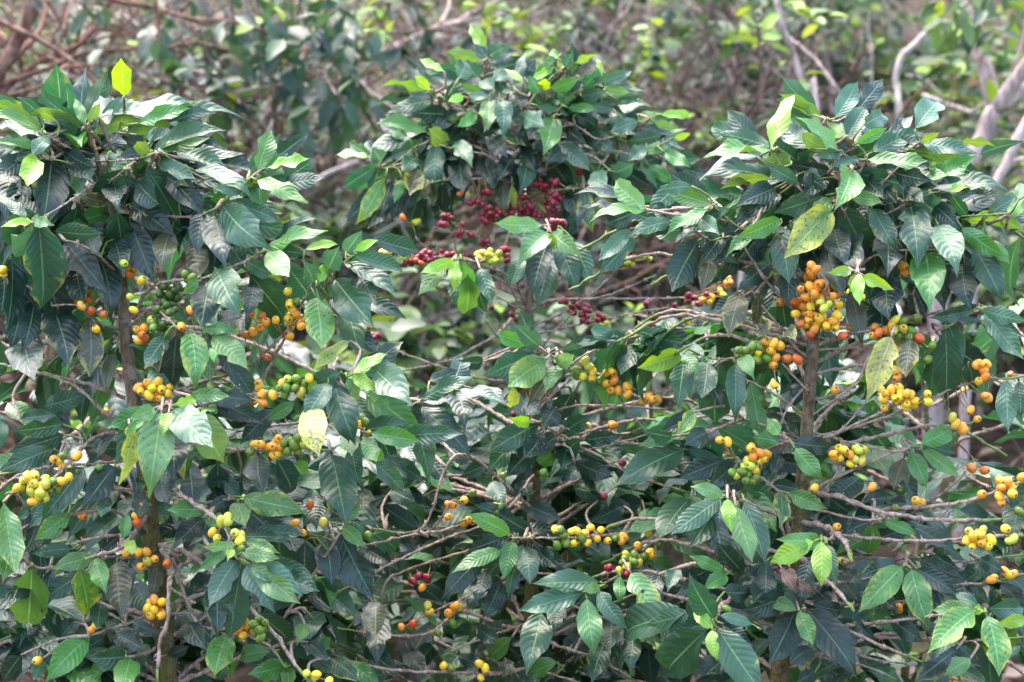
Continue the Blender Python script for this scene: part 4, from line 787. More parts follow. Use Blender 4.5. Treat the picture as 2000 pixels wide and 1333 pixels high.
# ------------------------------------------------------------------ coffee plants
class Plant:
    def __init__(self, label, cat, base, group=None, name='coffee_plant'):
        self.T = base
        self.o = thing(name, label, cat, base, group)
        self.nleaf = 0
        self.ncherry = 0
        self.extra = []
    def branch(self, geo, start, mats=None, name='branch'):
        me = geo.mesh(name, mats or [M_BARK, M_GREEN, M_DRY], start)
        o = link(name, me, self.o)
        o.location = start - self.T
        return o

def twig_geo(g, pts, r0, r1, knots=True, rng=random, green_tip=0.0):
    """a coffee twig: swollen nodes a few cm apart with stubs of dry flower stalks"""
    sp = smooth_path(pts, 0.009)
    n = len(sp)
    L = sum((sp[i + 1] - sp[i]).length for i in range(n - 1))
    pos, rr = 0.0, []
    node_gap = rng.uniform(0.026, 0.04)
    nxt = node_gap
    nodes = []
    for i in range(n):
        t = i / max(1, n - 1)
        r = r0 + (r1 - r0) * t
        if i: pos += (sp[i] - sp[i - 1]).length
        k = 1.0
        if knots and pos >= nxt:
            k = rng.uniform(1.35, 1.6); nxt += node_gap; nodes.append(i)
        rr.append(r * k * rng.uniform(0.93, 1.07))
    w = [Vector((rng.gauss(0, 1), rng.gauss(0, 1), rng.gauss(0, 1))) * r0 * 0.24 for _ in sp]
    sp2 = [sp[i] + w[i] * (0 < i < n - 1) for i in range(n)]
    cut = int(n * (1 - green_tip))
    if green_tip and cut < n - 2:
        g.tube(sp2[:cut + 1], rr[:cut + 1], 7, 0)
        g.tube(sp2[cut:], rr[cut:], 6, 1)
    else:
        g.tube(sp2, rr, 7, 0)
    if knots:
        for i in nodes:
            for _ in range(rng.choice((1, 2, 3))):
                d = Vector((rng.gauss(0, 1), rng.gauss(0, 1), rng.gauss(0, 1))).normalized()
                l = rr[i] + rng.uniform(0.002, 0.007)
                g.tube([sp2[i], sp2[i] + d * l], [0.0013, 0.0007], 4, 2 if rng.random() < 0.4 else 0)
    return sp2

def nearest(bl, px, py):
    best = None
    for bi, b in enumerate(bl):
        for i, (x, y) in enumerate(b['p2']):
            d = (x - px) ** 2 + (y - py) ** 2
            if best is None or d < best[0]: best = (d, bi, i)
    return math.sqrt(best[0]), best[1], best[2]

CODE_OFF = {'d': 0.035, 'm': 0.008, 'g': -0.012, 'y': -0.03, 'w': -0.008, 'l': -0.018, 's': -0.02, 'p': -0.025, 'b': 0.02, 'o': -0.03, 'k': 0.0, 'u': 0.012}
PART_LABEL = {'k': 'dry curled red brown leaf', 'o': 'drooping yellow leaf with an orange edge', 'p': 'pale yellow leaf'}

def in_gap(p0, ax, L):
    """the open air between the plants, where the photograph looks through to the bank"""
    for q in (p0, p0 + ax * L * 0.5, p0 + ax * L):
        x, y, d = project(q)
        if d < 4.9 and (700 < x < 1190 and 430 < y < 680 or 1080 < x < 1400 and 450 < y < 635): return True
    return False

def nodes_leaf_pairs(path, rng, start=0.35, gap=0.045, scale=1.0):
    """leaf placements in opposite pairs along a twig"""
    out = []
    n = len(path)
    acc = 0.0
    flip = rng.uniform(0, 3.14)
    for i in range(int(n * start), n - 1):
        acc += (path[i + 1] - path[i]).length
        if acc < gap and i < n - 2: continue
        acc = 0.0
        t = (path[i + 1] - path[i]).normalized()
        side = t.cross(Vector((0, 0, 1)))
        if side.length < 0.1: side = Vector((1, 0, 0))
        side.normalize()
        upv = side.cross(t)
        flip += 0.5
        for s in (-1, 1):
            lat = (side * math.cos(flip * 0.4) + upv * math.sin(flip * 0.4) * 0.5) * s
            ax = (t * rng.uniform(0.3, 0.9) + lat * rng.uniform(0.6, 1.0) + Vector((0, 0, rng.uniform(-0.9, 0.05)))).normalized()
            nr = (Vector((0, 0, 1)) + Vector((rng.gauss(0, .25), rng.gauss(0, .25), 0))).normalized()
            if abs(ax.z) > 0.9: nr = (nr + t).normalized()
            ln = rng.uniform(0.085, 0.135) * scale
            out.append((path[i].copy(), ax, nr, ln, ln * rng.uniform(0.33, 0.41)))
    if n > 3:
        t = (path[-1] - path[-3]).normalized()
        for s in (-1, 1):
            ax = (t + Vector((rng.gauss(0, .4), rng.gauss(0, .4), rng.uniform(0, .5)))).normalized()
            ln = rng.uniform(0.05, 0.085) * scale
            out.append((path[-1].copy(), ax, Vector((0, 0, 1)), ln, ln * 0.4, 'y'))
    return out

CORE = {'left': ('1', 430, 960, 560, 220, 60), 'right': ('3', 1000, 1130, 640, 180, 60), 'back': ('2', 1050, 720, 560, 200, 60)}

LOWER = {'left': (-40, 700, 760, 1420, 110), 'middle': (650, 1350, 840, 1420, 115), 'right': (1280, 2040, 780, 1420, 115)}

def build_annotated(key, label, zref):
    rng = random.Random(hash(key) % 1000 if False else {'left': 1, 'back': 2, 'right': 3, 'middle': 4}[key])
    D = DEPTH[key]
    tp = [at(x, y, D + (0.16 if key == 'middle' else 0.06)) for x, y, w in TRUNKS[key]]
    tr = [w * 0.46 / F_PX * D for x, y, w in TRUNKS[key]]
    low = tp[-1]
    gz = ground_z(low.x + 0.01, low.y + 0.05)
    base = Vector((low.x + 0.015, low.y + 0.05, gz))
    tp.append(low.lerp(base, 0.5) + Vector((0.01, 0, 0))); tr.append(tr[-1] * 1.06)
    tp.append(base - Vector((0, 0, 0.03))); tr.append(tr[-1] * 1.35)
    P = Plant(label, 'coffee plant', base)
    g = Geo()
    sp = smooth_path(tp, 0.03)
    n = len(sp)
    rs = []
    for i, p in enumerate(sp):
        # radius by nearest trunk station
        j = min(range(len(tp)), key=lambda q: (tp[q] - p).length)
        rs.append(tr[j] * (1 + 0.10 * noise.noise((p.x * 30, p.y * 30, p.z * 40)) + (0.07 if i % 5 == 0 else 0)))
    for i in range(1, n - 1): rs[i] = (rs[i - 1] + rs[i] * 2 + rs[i + 1]) / 4
    g.tube(sp, rs, 12, 0)
    tm = g.mesh('trunk', [M_TRUNK], base)
    t_o = link('trunk', tm, P.o)
    # branches
    bl = []
    for (reg, o0, o1, w, txt) in BRANCHES[key]:
        pts2 = [tuple(float(c) for c in q.split(',')) for q in txt.split()]
        pts = []
        for i, (x, y) in enumerate(pts2):
            t = i / (len(pts2) - 1)
            px, py = zp(reg, x, y)
            pts.append(at(px, py, D + o0 + (o1 - o0) * t + 0.06 * max(0, 1 - 2.2 * t)))
        r0 = w / ZS * 0.5 / F_PX * D * (0.55 if reg in '123' else 0.74 if reg in '456' else 0.82)
        g = Geo()
        path = twig_geo(g, pts, r0 * 1.0, r0 * 0.6, True, rng, 0.3 if reg in '123' else 0.12)
        bl.append({'g': g, 'path': path, 'p2': [project(q)[:2] for q in path], 'start': path[0].copy(), 'leaves': [], 'cherries': []})
    # leaves
    hidden = []
    for (reg, off, txt) in LEAVES[key]:
        for it in txt.split(';'):
            q = it.strip().split(',')
            if len(q) < 6: continue
            x0, y0, x1, y1, w = (float(c) for c in q[:5])
            code = q[5].strip()
            if w < 5: continue
            bx, by = zp(reg, x0, y0); ex, ey = zp(reg, x1, y1)
            w /= ZS
            proj = math.hypot(ex - bx, ey - by)
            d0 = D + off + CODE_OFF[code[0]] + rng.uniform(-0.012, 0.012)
            L = max(proj * 1.08, w / 0.42)
            dz = math.sqrt(max(0.0, L * L - proj * proj)) / F_PX * D
            toward = 1 if rng.random() < 0.8 else -1
            if code[0] == 'u' or (ey < by - 5): toward = -1 if rng.random() < 0.6 else 1
            p0 = at(bx, by, d0); p1 = at(ex, ey, d0 - toward * dz)
            ax = (p1 - p0); length = ax.length; a = ax.normalized()
            v = (CAM - p0).normalized()
            n0 = (v - a * v.dot(a)).normalized()
            s = a.cross(n0)
            if s.z < 0: s = -s
            vis = w / F_PX * D
            W = min(max(vis * 1.02, 0.31 * length), 0.43 * length)
            th = math.acos(max(0.2, min(1, vis / W)))
            if th < 0.3: th = rng.uniform(-0.3, 0.35)
            if abs(s.z) < 0.25 and vis < W * 0.9 and rng.random() < 0.5: th = -th
            nr = n0 * math.cos(th) + s * math.sin(th)
            if code[0] == 'u': nr = -n0 * math.cos(th) + s * math.sin(th)
            p0 = p0 - a * length * 0.02
            _, bi, pi = nearest(bl, bx, by)
            bl[bi]['leaves'].append((p0, a, nr, length, W, code, pi))
            # a leaf of the same whorl, behind it; mostly dark kinds paint its shade
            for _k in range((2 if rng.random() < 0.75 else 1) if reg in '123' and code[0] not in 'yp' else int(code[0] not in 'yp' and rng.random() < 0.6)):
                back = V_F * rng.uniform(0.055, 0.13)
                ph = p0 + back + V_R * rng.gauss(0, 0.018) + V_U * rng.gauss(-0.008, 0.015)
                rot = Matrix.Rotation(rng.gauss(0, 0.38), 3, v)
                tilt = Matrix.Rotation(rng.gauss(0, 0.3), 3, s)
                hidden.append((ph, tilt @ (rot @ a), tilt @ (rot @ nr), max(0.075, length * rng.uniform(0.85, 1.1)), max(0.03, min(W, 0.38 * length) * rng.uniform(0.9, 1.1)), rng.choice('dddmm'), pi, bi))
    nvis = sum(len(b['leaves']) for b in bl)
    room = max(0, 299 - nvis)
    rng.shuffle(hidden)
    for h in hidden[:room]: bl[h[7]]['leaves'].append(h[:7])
    P.extra += [h[:5] for h in hidden[room:]]
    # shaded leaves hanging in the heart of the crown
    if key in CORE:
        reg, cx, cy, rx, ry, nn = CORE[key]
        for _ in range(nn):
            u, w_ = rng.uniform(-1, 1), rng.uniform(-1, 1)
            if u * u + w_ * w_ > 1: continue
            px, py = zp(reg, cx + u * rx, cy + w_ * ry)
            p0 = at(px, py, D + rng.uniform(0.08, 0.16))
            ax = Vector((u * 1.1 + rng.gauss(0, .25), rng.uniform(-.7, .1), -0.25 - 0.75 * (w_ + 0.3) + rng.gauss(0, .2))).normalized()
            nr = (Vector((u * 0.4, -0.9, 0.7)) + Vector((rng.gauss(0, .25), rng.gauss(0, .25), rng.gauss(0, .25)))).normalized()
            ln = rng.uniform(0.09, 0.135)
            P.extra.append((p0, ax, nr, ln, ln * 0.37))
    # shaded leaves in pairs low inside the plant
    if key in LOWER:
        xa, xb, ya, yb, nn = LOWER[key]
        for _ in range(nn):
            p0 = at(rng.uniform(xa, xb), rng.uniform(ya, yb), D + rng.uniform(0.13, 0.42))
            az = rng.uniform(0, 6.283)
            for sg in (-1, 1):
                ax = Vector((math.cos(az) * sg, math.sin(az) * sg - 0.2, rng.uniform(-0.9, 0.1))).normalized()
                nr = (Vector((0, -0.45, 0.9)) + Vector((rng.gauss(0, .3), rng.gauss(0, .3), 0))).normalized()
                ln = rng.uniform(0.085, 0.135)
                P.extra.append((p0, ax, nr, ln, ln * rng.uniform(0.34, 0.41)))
    # cherries
    for (reg, txt) in CHERRY[key]:
        for it in txt.split(';'):
            q = it.strip().split(',')
            cx, cy, rx, ry = (float(c) for c in q[:4])
            nn = int(q[4]); pal = q[5].strip()
            px, py = zp(reg, cx, cy)
            dd, bi, pi = nearest(bl, px, py)
            bd = project(bl[bi]['path'][pi])[2]
            dia = 0.0128 if key != 'back' else 0.0110
            ddep = min(bd - 0.004, D + 0.0) if pal[0] not in 'OG' else min(bd + 0.02, D + 0.05)
            if key == 'back': ddep = min(bd, D + 0.02)
            got = []
            for k in range(nn):
                ok = None
                for _ in range(60):
                    if nn == 1: u = (0, 0, 0)
                    else:
                        u = (rng.uniform(-1, 1), rng.uniform(-1, 1), rng.uniform(-1, 1))
                        if u[0] ** 2 + u[1] ** 2 + u[2] ** 2 > 1: continue
                    X, Y = zp(reg, cx + u[0] * rx, cy + u[1] * ry)
                    dep = ddep - 0.008 + u[2] * max(0.012, min(rx, ry) / ZS / F_PX * D * 0.8)
                    p = at(X, Y, dep)
                    if all((p - o).length > dia * 0.86 for o in got):
                        ok = p; break
                if ok is None: continue
                got.append(ok)
                bl[bi]['cherries'].append((ok, dia * rng.uniform(0.9, 1.12), rng.choice(pal), pi))
    # link everything
    for b in bl:
        g, st = b['g'], b['start']
        for (p0, a, nr, L, W, code, pi) in b['leaves']:
            q = b['path'][pi]
            dist = (p0 - q).length
            if dist > 0.006:
                mid = q.lerp(p0, 0.5) - a * min(0.02, dist * 0.25)
                sp = smooth_path([q, mid, p0 + a * L * 0.02], 0.015)
                m = 1 if dist < 0.06 else 0
                g.tube(sp, [0.0016 + (0.0012 if dist > 0.06 else 0) * (1 - i / len(sp)) for i in range(len(sp))], 5, m)
        for (p, dia, code, pi) in b['cherries']:
            q = b['path'][max(0, min(len(b['path']) - 1, pi + rng.randint(-2, 2)))]
            far = max(0.0, (p - q).length - 0.025)
            g.tube([q, q.lerp(p, 0.5) + V_F * far * 0.8, p], [0.0011, 0.0009, 0.0009], 4, 1 if code in 'gGl' else 2)
        bo = P.branch(g, st)
        b['o'] = bo
        for (p0, a, nr, L, W, code, pi) in b['leaves']:
            lab = PART_LABEL.get(code[0])
            add_leaf(bo, st, p0, a, nr, L, W, code, None, lab)
            P.nleaf += 1
        for (p, dia, code, pi) in b['cherries']:
            q = b['path'][pi]
            add_cherry(bo, st, p, (p - q) if (p - q).length > 1e-4 else Vector((0, -1, -1)), dia, code)
            P.ncherry += 1
    return P, sp, bl, tp

def fill_branches(P, trunk_pts, heights, rng, az_lo, az_hi, lmin, lmax, cap, keep=None, droop=0.15, codes='dddmmg', scale=1.0, rise=0.25, cherries=None):
    """further side branches all round the trunk, bare near it, leafy outside"""
    specs_extra = []
    for z in heights:
        # trunk point at this height
        c = min(trunk_pts, key=lambda p: abs(p.z - z))
        c = Vector((c.x, c.y, z))
        az = rng.uniform(az_lo, az_hi)
        ln = rng.uniform(lmin, lmax)
        d = Vector((math.sin(az), math.cos(az), 0))
        pts = [c, c + d * ln * 0.35 + Vector((0, 0, rise * ln * 0.35)), c + d * ln * 0.7 + Vector((0, 0, rise * ln * 0.5)), c + d * ln + Vector((0, 0, rise * ln * 0.5 - droop * ln))]
        g = Geo()
        path = twig_geo(g, pts, 0.0033, 0.0019, True, rng, 0.25)
        b = P.branch(g, c)
        for sp in nodes_leaf_pairs(path, rng, 0.30, 0.05, scale):
            p0, ax, nr, L, W = sp[:5]
            code = sp[5] if len(sp) > 5 else rng.choice(codes)
            if keep and not keep(p0, ax, L): continue
            if in_gap(p0, ax, L): continue
            if P.nleaf < cap:
                add_leaf(b, c, p0, ax, nr, L, W, code)
                P.nleaf += 1
            else:
                specs_extra.append((p0, ax, nr, L, W))
        if cherries and rng.random() < cherries[0]:
            i0 = int(len(path) * rng.uniform(0.3, 0.6))
            for k in range(rng.randint(5, 11)):
                q = path[min(len(path) - 1, i0 + rng.randint(0, 8))]
                away = Vector((rng.gauss(0, 1), rng.gauss(0, 1), rng.gauss(-0.3, 1))).normalized()
                if P.ncherry >= 298: break
                add_cherry(b, c, q + away * 0.011, away, 0.0125, rng.choice(cherries[1]))
                P.ncherry += 1
    return specs_extra

def finish(P, specs):
    if specs:
        joined_leaves(specs, 'foliage', M_LEAF_MIX, P.o, P.T)

INFO = [
 ('left', 'leftmost big coffee plant, brown trunk hung with yellow, orange and green cherries'),
 ('back', 'coffee plant with dark red cherries, round crown behind and between the two big ones'),
 ('right', 'coffee plant with mossy trunk and wide crown, orange cherries bunched round the trunk under it'),
 ('middle', 'low coffee plant without a tall crown, in front of and below the red fruited one'),
]
MAIN = {}
for key, lab in INFO:
    P, _, bl, tp = build_annotated(key, lab, 0)
    rng = random.Random(len(key) * 7)
    D = DEPTH[key]
    yfront = tp[3].y
    def keep(p0, ax, L, yf=yfront):
        return min(p0.y, (p0 + ax * L).y) > yf + 0.075
    zs_top = max(p.z for p in tp)
    ztop = zs_top - 0.02
    hs = [rng.uniform(0.62, ztop - 0.06) for _ in range(28 if key in ('left', 'right') else 20)]
    hs += [rng.uniform(ztop - 0.30, ztop - 0.09) for _ in range(7)]
    if key == 'back':
        hs = [h for h in hs if h > 1.37 or h < 0.95]
    ex = fill_branches(P, smooth_path(tp, 0.05), hs, rng, rad(-85), rad(85), 0.22, 0.42, 299, keep, codes='ddddmmg')
    ex += P.extra
    finish(P, ex)
    MAIN[key] = P
    print(key, 'leaves', P.nleaf, 'cherries', P.ncherry, 'extra', len(ex))

# ------------------------------------------------------------------ more coffee plants behind
def coffee_filler(px, depth, top_py, label, n, seed, spread=0.42, fruit=None, cap=170, zlow=0.32, codes='dddmmmg'):
    rng = random.Random(seed)
    tip = at(px, top_py, depth)
    gz = ground_z(tip.x, tip.y)
    base = Vector((tip.x, tip.y, gz))
    P = Plant(label, 'coffee plant', base)
    pts = [base - Vector((0, 0, 0.03)), base + Vector((rng.uniform(-.02, .02), 0, (tip.z - gz) * 0.4)), base + Vector((rng.uniform(-.03, .03), 0, (tip.z - gz) * 0.75)), tip]
    sp = smooth_path(pts, 0.04)
    g = Geo()
    g.tube(sp, [0.013 * (1 - 0.75 * i / len(sp)) for i in range(len(sp))], 9, 0)
    link('trunk', g.mesh('trunk', [M_TRUNK], base), P.o)
    H = tip.z - gz
    hs = [gz + H * (zlow + (1.0 - zlow) * ((i + 0.5) / n)) for i in range(n)]
    ex = fill_branches(P, sp, hs, rng, 0, 6.283, spread * 0.55, spread, cap, None, codes=codes, cherries=fruit, rise=0.45, droop=0.2)
    finish(P, ex)
    return P

coffee_filler(95, 3.75, 640, 'coffee plant with shaded orange cherries, half hidden behind the leftmost crown', 18, 31, 0.45, (0.7, 'OOon'))
coffee_filler(640, 3.75, 655, 'small leafy coffee plant just right of the leftmost trunk, behind its outer branches', 15, 32, 0.42)
coffee_filler(860, 4.0, 740, 'low dark leaved coffee plant in the gap left of the red fruited trunk', 16, 33, 0.45, (0.12, 'rn'))
coffee_filler(1270, 3.75, 720, 'low coffee plant with a few orange cherries, behind the bare twigs right of centre', 16, 34, 0.45, (0.25, 'oOy'))
coffee_filler(1440, 4.2, 690, 'coffee plant with scattered red cherries, behind the left side of the mossy trunk', 16, 35, 0.42, (0.3, 'rrn'))
coffee_filler(1790, 3.7, 640, 'leafy coffee plant with orange cherries, behind the right side of the mossy trunk', 18, 36, 0.45, (0.45, 'ooOy'))
coffee_filler(2040, 3.3, 640, 'coffee plant cut by the right edge, pale leaves reaching in over orange cherries', 17, 37, 0.36, (0.5, 'oyo'), codes='mmdgw')
coffee_filler(-70, 3.1, 720, 'coffee plant cut by the left edge, dark leaves hanging in beside yellow cherries', 15, 38, 0.34, (0.2, 'oO'))
coffee_filler(420, 4.5, 610, 'coffee plant far behind the leftmost crown, only its outer leaves in view', 14, 39, 0.42)
coffee_filler(1080, 4.6, 820, 'low coffee plant farthest back in the middle, under the brown bank', 14, 40, 0.45, cap=120)
# ------------------------------------------------------------------ woodland on the bank behind
PAL_PALE = [(0.09, 0.17, 0.028), (0.05, 0.10, 0.026), (0.20, 0.31, 0.04), (0.028, 0.06, 0.024), (0.05, 0.085, 0.03), (0.035, 0.07, 0.028), (0.07, 0.12, 0.035), (0.03, 0.07, 0.025)]
PAL_DARK = [(0.020, 0.045, 0.030), (0.027, 0.062, 0.032), (0.02, 0.04, 0.03), (0.04, 0.08, 0.04), (0.024, 0.05, 0.034)]
PAL_WARM = [(0.08, 0.12, 0.035), (0.11, 0.07, 0.045), (0.045, 0.075, 0.028), (0.20, 0.14, 0.10), (0.13, 0.085, 0.045), (0.08, 0.05, 0.04), (0.07, 0.10, 0.035)]
M_PALE = leaf_material('pale_bush_leaf', True, PAL_PALE, veins=False, rough=0.42, spec=0.3)
M_DARKL = leaf_material('dark_bush_leaf', True, PAL_DARK, veins=False, rough=0.36, spec=0.45)
M_WARM = leaf_material('mixed_bush_leaf', True, PAL_WARM, veins=False, rough=0.5, spec=0.35)
M_BLADE = leaf_material('bush_leaf_blade', False, veins=False, rough=0.38, spec=0.45)
M_TWIG = bark_material('bush_stem_bark', (0.065, 0.038, 0.03), (0.22, 0.15, 0.125), scale=60)
M_GREYBARK = bark_material('grey_tree_bark', (0.22, 0.15, 0.135), (0.56, 0.42, 0.385), scale=40)
M_REDBARK = bark_material('red_brown_bark', (0.085, 0.038, 0.026), (0.24, 0.12, 0.085), scale=50)
M_PALEBARK = bark_material('bleached_dead_wood', (0.40, 0.31, 0.28), (0.62, 0.52, 0.48), scale=50)
LOWB = [low_blade(i, PROF_LOW, M_BLADE) for i in range(6)]
ROUNDB = [low_blade(20 + i, PROF_ROUND, M_BLADE) for i in range(4)]

def grow(base, d0, length, r0, rng, levels, out, bend=0.25, lean=Vector((0, 0, 0.15)), kids=(3, 4)):
    """collects limbs as (points, r0, r1, level)"""
    pts = [base.copy()]
    d = d0.normalized()
    n = 6
    for i in range(n):
        d = (d + Vector((rng.gauss(0, bend), rng.gauss(0, bend), rng.gauss(0, bend * .7))) * 0.6 + lean * 0.3).normalized()
        pts.append(pts[-1] + d * length / n)
    out.append((pts, r0, r0 * 0.45, levels))
    if levels <= 0: return
    for k in range(rng.randint(*kids)):
        i = rng.randint(2, n)
        q = pts[i]
        t = (pts[i] - pts[i - 1]).normalized()
        side = Vector((rng.gauss(0, 1), rng.gauss(0, 1), rng.gauss(0.1, .6))).normalized()
        grow(q, (t * 0.55 + side).normalized(), length * rng.uniform(0.5, 0.75), r0 * (1 - 0.55 * i / n) * 0.62, rng, levels - 1, out, bend, lean, kids)

def leafy_bush(name, label, cat, px, py_top, depth, seed, mat, cols, size=(0.05, 0.09), n_part=70, n_stuff=330, width=0.55, blades=None, group=None, hang=0.3, stems=4, bark=None, ratio=0.45, clump=0.1):
    rng = random.Random(seed)
    top = at(px, py_top, depth)
    gz = ground_z(top.x, top.y)
    base = Vector((top.x, top.y, gz))
    H = max(0.45, top.z - gz)
    o = thing(name, label, cat, base, group)
    limbs = []
    for s in range(stems):
        a = rng.uniform(0, 6.28)
        d = Vector((math.cos(a) * width * 0.8, math.sin(a) * width * 0.8, H)).normalized()
        grow(base + Vector((math.cos(a), math.sin(a), 0)) * 0.04 - Vector((0, 0, 0.03)), d, H * rng.uniform(0.75, 1.0), 0.008 + 0.006 * H, rng, 2, limbs, 0.3)
    mains = [l for l in limbs if l[3] == 2]
    for m in mains:
        g = Geo()
        g.tube(smooth_path(m[0], 0.06), [m[1] + (m[2] - m[1]) * i / max(1, len(smooth_path(m[0], 0.06)) - 1) for i in range(len(smooth_path(m[0], 0.06)))], 7)
        mo = link('stem', g.mesh('stem', [bark or M_TWIG], m[0][0]), o)
        mo.location = m[0][0] - base
    g = Geo()
    for l in limbs:
        if l[3] < 2:
            sp = smooth_path(l[0], 0.07)
            g.tube(sp, [l[1] + (l[2] - l[1]) * i / max(1, len(sp) - 1) for i in range(len(sp))], 5, cap=False)
    to = link('twigs', g.mesh('twigs', [bark or M_TWIG], base), o)
    to['kind'] = 'stuff'
    tips = []
    for l in limbs:
        if l[3] < 2:
            for q in l[0][2:]: tips.append((q, (l[0][-1] - l[0][0]).normalized()))
    specs = []
    while len(specs) < n_part + n_stuff:
        q, t = rng.choice(tips)
        hub = q + Vector((rng.gauss(0, 1), rng.gauss(0, 1), rng.gauss(0, .8))) * clump
        if hub.z < gz + 0.1: hub.z = gz + 0.1 + rng.random() * 0.3
        roll = rng.uniform(0, 6.28)
        big = rng.uniform(0.8, 1.25)
        for w in range(rng.randint(4, 9)):      # a whorl of leaves at a shoot tip
            a = roll + w * 2.4
            p = hub + Vector((rng.gauss(0, 1), rng.gauss(0, 1), rng.gauss(0, 1))) * 0.018
            ax = (Vector((math.cos(a), math.sin(a), rng.gauss(-hang, .4))) + t * 0.4).normalized()
            nr = (Vector((0, 0, 1)) + Vector((rng.gauss(0, .45), rng.gauss(-.2, .45), 0))).normalized()
            ln = rng.uniform(*size) * big
            specs.append((p, ax, nr, ln, ln * ratio * rng.uniform(.85, 1.15)))
    bl = blades or LOWB
    specs.sort(key=lambda s: (s[0] - CAM).length)
    for (p, ax, nr, ln, wd) in specs[:n_part]:
        lo = bpy.data.objects.new('leaf', rng.choice(bl))
        COL.objects.link(lo); lo.parent = o
        lo.matrix_basis = leaf_matrix(p - base, ax, nr, ln, wd)
        c = rng.choice(cols)
        lo.color = (*c, 1.0)
    joined_leaves(specs[n_part:], 'foliage', mat, o, base, bl)
    return o

BUSHES = [
 # px, py top, depth, kind, label
 (-60, 60, 8.2, 'p', 'pale green bush at the left edge, behind the red brown branches'),
 (150, 60, 8.4, 'y', 'pale speckled bush behind the upright young leaf at top left'),
 (330, -20, 8.3, 'p', 'tall pale green bush against the top edge, left of the hanging dark leaves'),
 (300, 190, 6.2, 'w', 'low brownish bush right behind the leftmost coffee crown'),
 (560, -10, 6.0, 'd', 'dark glossy bush at the top, left of the long fallen branch'),
 (690, -30, 6.4, 'd', 'dark glossy bush with hanging leaves at the foot of the long fallen branch'),
 (520, 200, 6.8, 'd', 'lower dark bush between the leftmost crown and the red fruited crown'),
 (470, 330, 7.2, 'w', 'thin dry bush right of the leftmost crown, under the dark bushes'),
 (620, 330, 7.6, 'y', 'pale green bush under the pale sloping stick left of the red fruited crown'),
 (780, 20, 8.4, 'y', 'yellow green bush above the long fallen branch'),
 (930, -20, 8.8, 'p', 'light green bush at the top edge behind the red fruited crown'),
 (860, 180, 6.9, 'y', 'fresh green bush showing at the left shoulder of the red fruited crown'),
 (1080, 20, 8.0, 'w', 'brownish bush at the top centre, right of the fallen branch'),
 (1190, 40, 7.2, 'y', 'bush with small bright leaves on thin shoots, right above the red fruited crown'),
 (1290, 20, 6.6, 'y', 'bush with bright yellow green leaf sprays left of the brown gap'),
 (1480, 0, 9.2, 'd', 'dark bush deep in the brown gap beside the purple grey sapling'),  # dark leaves stand in for the shade of the gap
 (1370, -20, 8.6, 'd', 'dark bush put in for shade at the top edge in the brown gap, right of the bright sprays'),  # added because the gap was not shaded enough
 (1440, 60, 7.4, 'd', 'dark bush low in the brown gap, left of the rightmost crown'),
 (1420, 160, 8.4, 'w', 'dry brown bush tangled in vines left of the rightmost crown'),
 (1600, 0, 8.2, 'g', 'grey green bush between the purple grey sapling and the bleached stick'),
 (1700, 60, 7.6, 'g', 'dense green bush behind the bleached stick'),
 (1810, -10, 8.0, 'p', 'pale bush between the bleached stick and the forked grey tree'),
 (1900, 120, 7.2, 'g', 'green bush at the foot of the forked grey tree'),
 (2020, 20, 8.0, 'p', 'pale bush at the right edge behind the forked grey tree'),
 (2010, 330, 6.6, 'g', 'low green bush at the right edge, right of the rightmost crown'),
 (700, 470, 5.6, 'p', 'low green bush in the gap under the red cherries, left side'),
 (830, 520, 6.0, 'p', 'low mixed bush on the brown bank, right of the hanging pale leaves'),
 (620, 480, 6.4, 'g', 'low grey green bush in the gap, behind the left plant pale glossy shoot'),
 (920, 470, 7.2, 'g', 'low grey green bush on the brown bank, under the paired hanging pale leaves'),
 (780, 590, 5.1, 'g', 'low grey green bush close behind the bare twigs left of centre'),
 (1230, 500, 7.0, 'd', 'low dark bush on the brown bank, below the red cherries'),
 (1010, 560, 5.6, 'd', 'small dark bush at the foot of the brown bank'),
 (740, 330, 8.8, 'p', 'distant pale bush left of the red fruited crown, high on the bank'),
 (-420, 120, 6.8, 'p', 'pale green bush out beyond the left edge of the view'),
 (-620, 60, 8.0, 'd', 'dark bush far up the bank out beyond the left edge of the view'),
 (-520, 260, 6.0, 'w', 'dry low bush out beyond the left edge of the view'),
 (-900, 100, 7.6, 'g', 'grey green bush out beyond the left edge of the view'),
 (-480, 380, 5.2, 'g', 'low grey green bush near the row out beyond the left edge of the view'),
 (2300, 120, 7.0, 'p', 'pale green bush out beyond the right edge of the view'),
 (2560, 60, 8.0, 'd', 'dark bush far up the bank out beyond the right edge of the view'),
 (2420, 280, 6.2, 'w', 'dry low bush out beyond the right edge of the view'),
 (2820, 120, 7.4, 'g', 'grey green bush out beyond the right edge of the view'),
 (2500, 400, 5.2, 'g', 'low grey green bush near the row out beyond the right edge of the view'),
 (1100, 300, 9.4, 'w', 'distant brownish bush hidden mostly by the red fruited crown'),
 (1560, 260, 9.0, 'w', 'distant dry bush left of the rightmost crown, high on the bank'),
]
KIND = {'p': (M_PALE, PAL_PALE, (0.05, 0.095), 0.5), 'd': (M_DARKL, PAL_DARK, (0.07, 0.12), 0.4), 'w': (M_WARM, PAL_WARM, (0.05, 0.09), 0.5),
        'y': (M_PALE, [(0.20, 0.30, 0.06), (0.26, 0.34, 0.07), (0.12, 0.2, 0.06)], (0.05, 0.08), 0.55), 'g': (M_PALE, [(0.05, 0.11, 0.05), (0.06, 0.12, 0.06), (0.09, 0.15, 0.08), (0.14, 0.16, 0.10)], (0.06, 0.12), 0.5)}
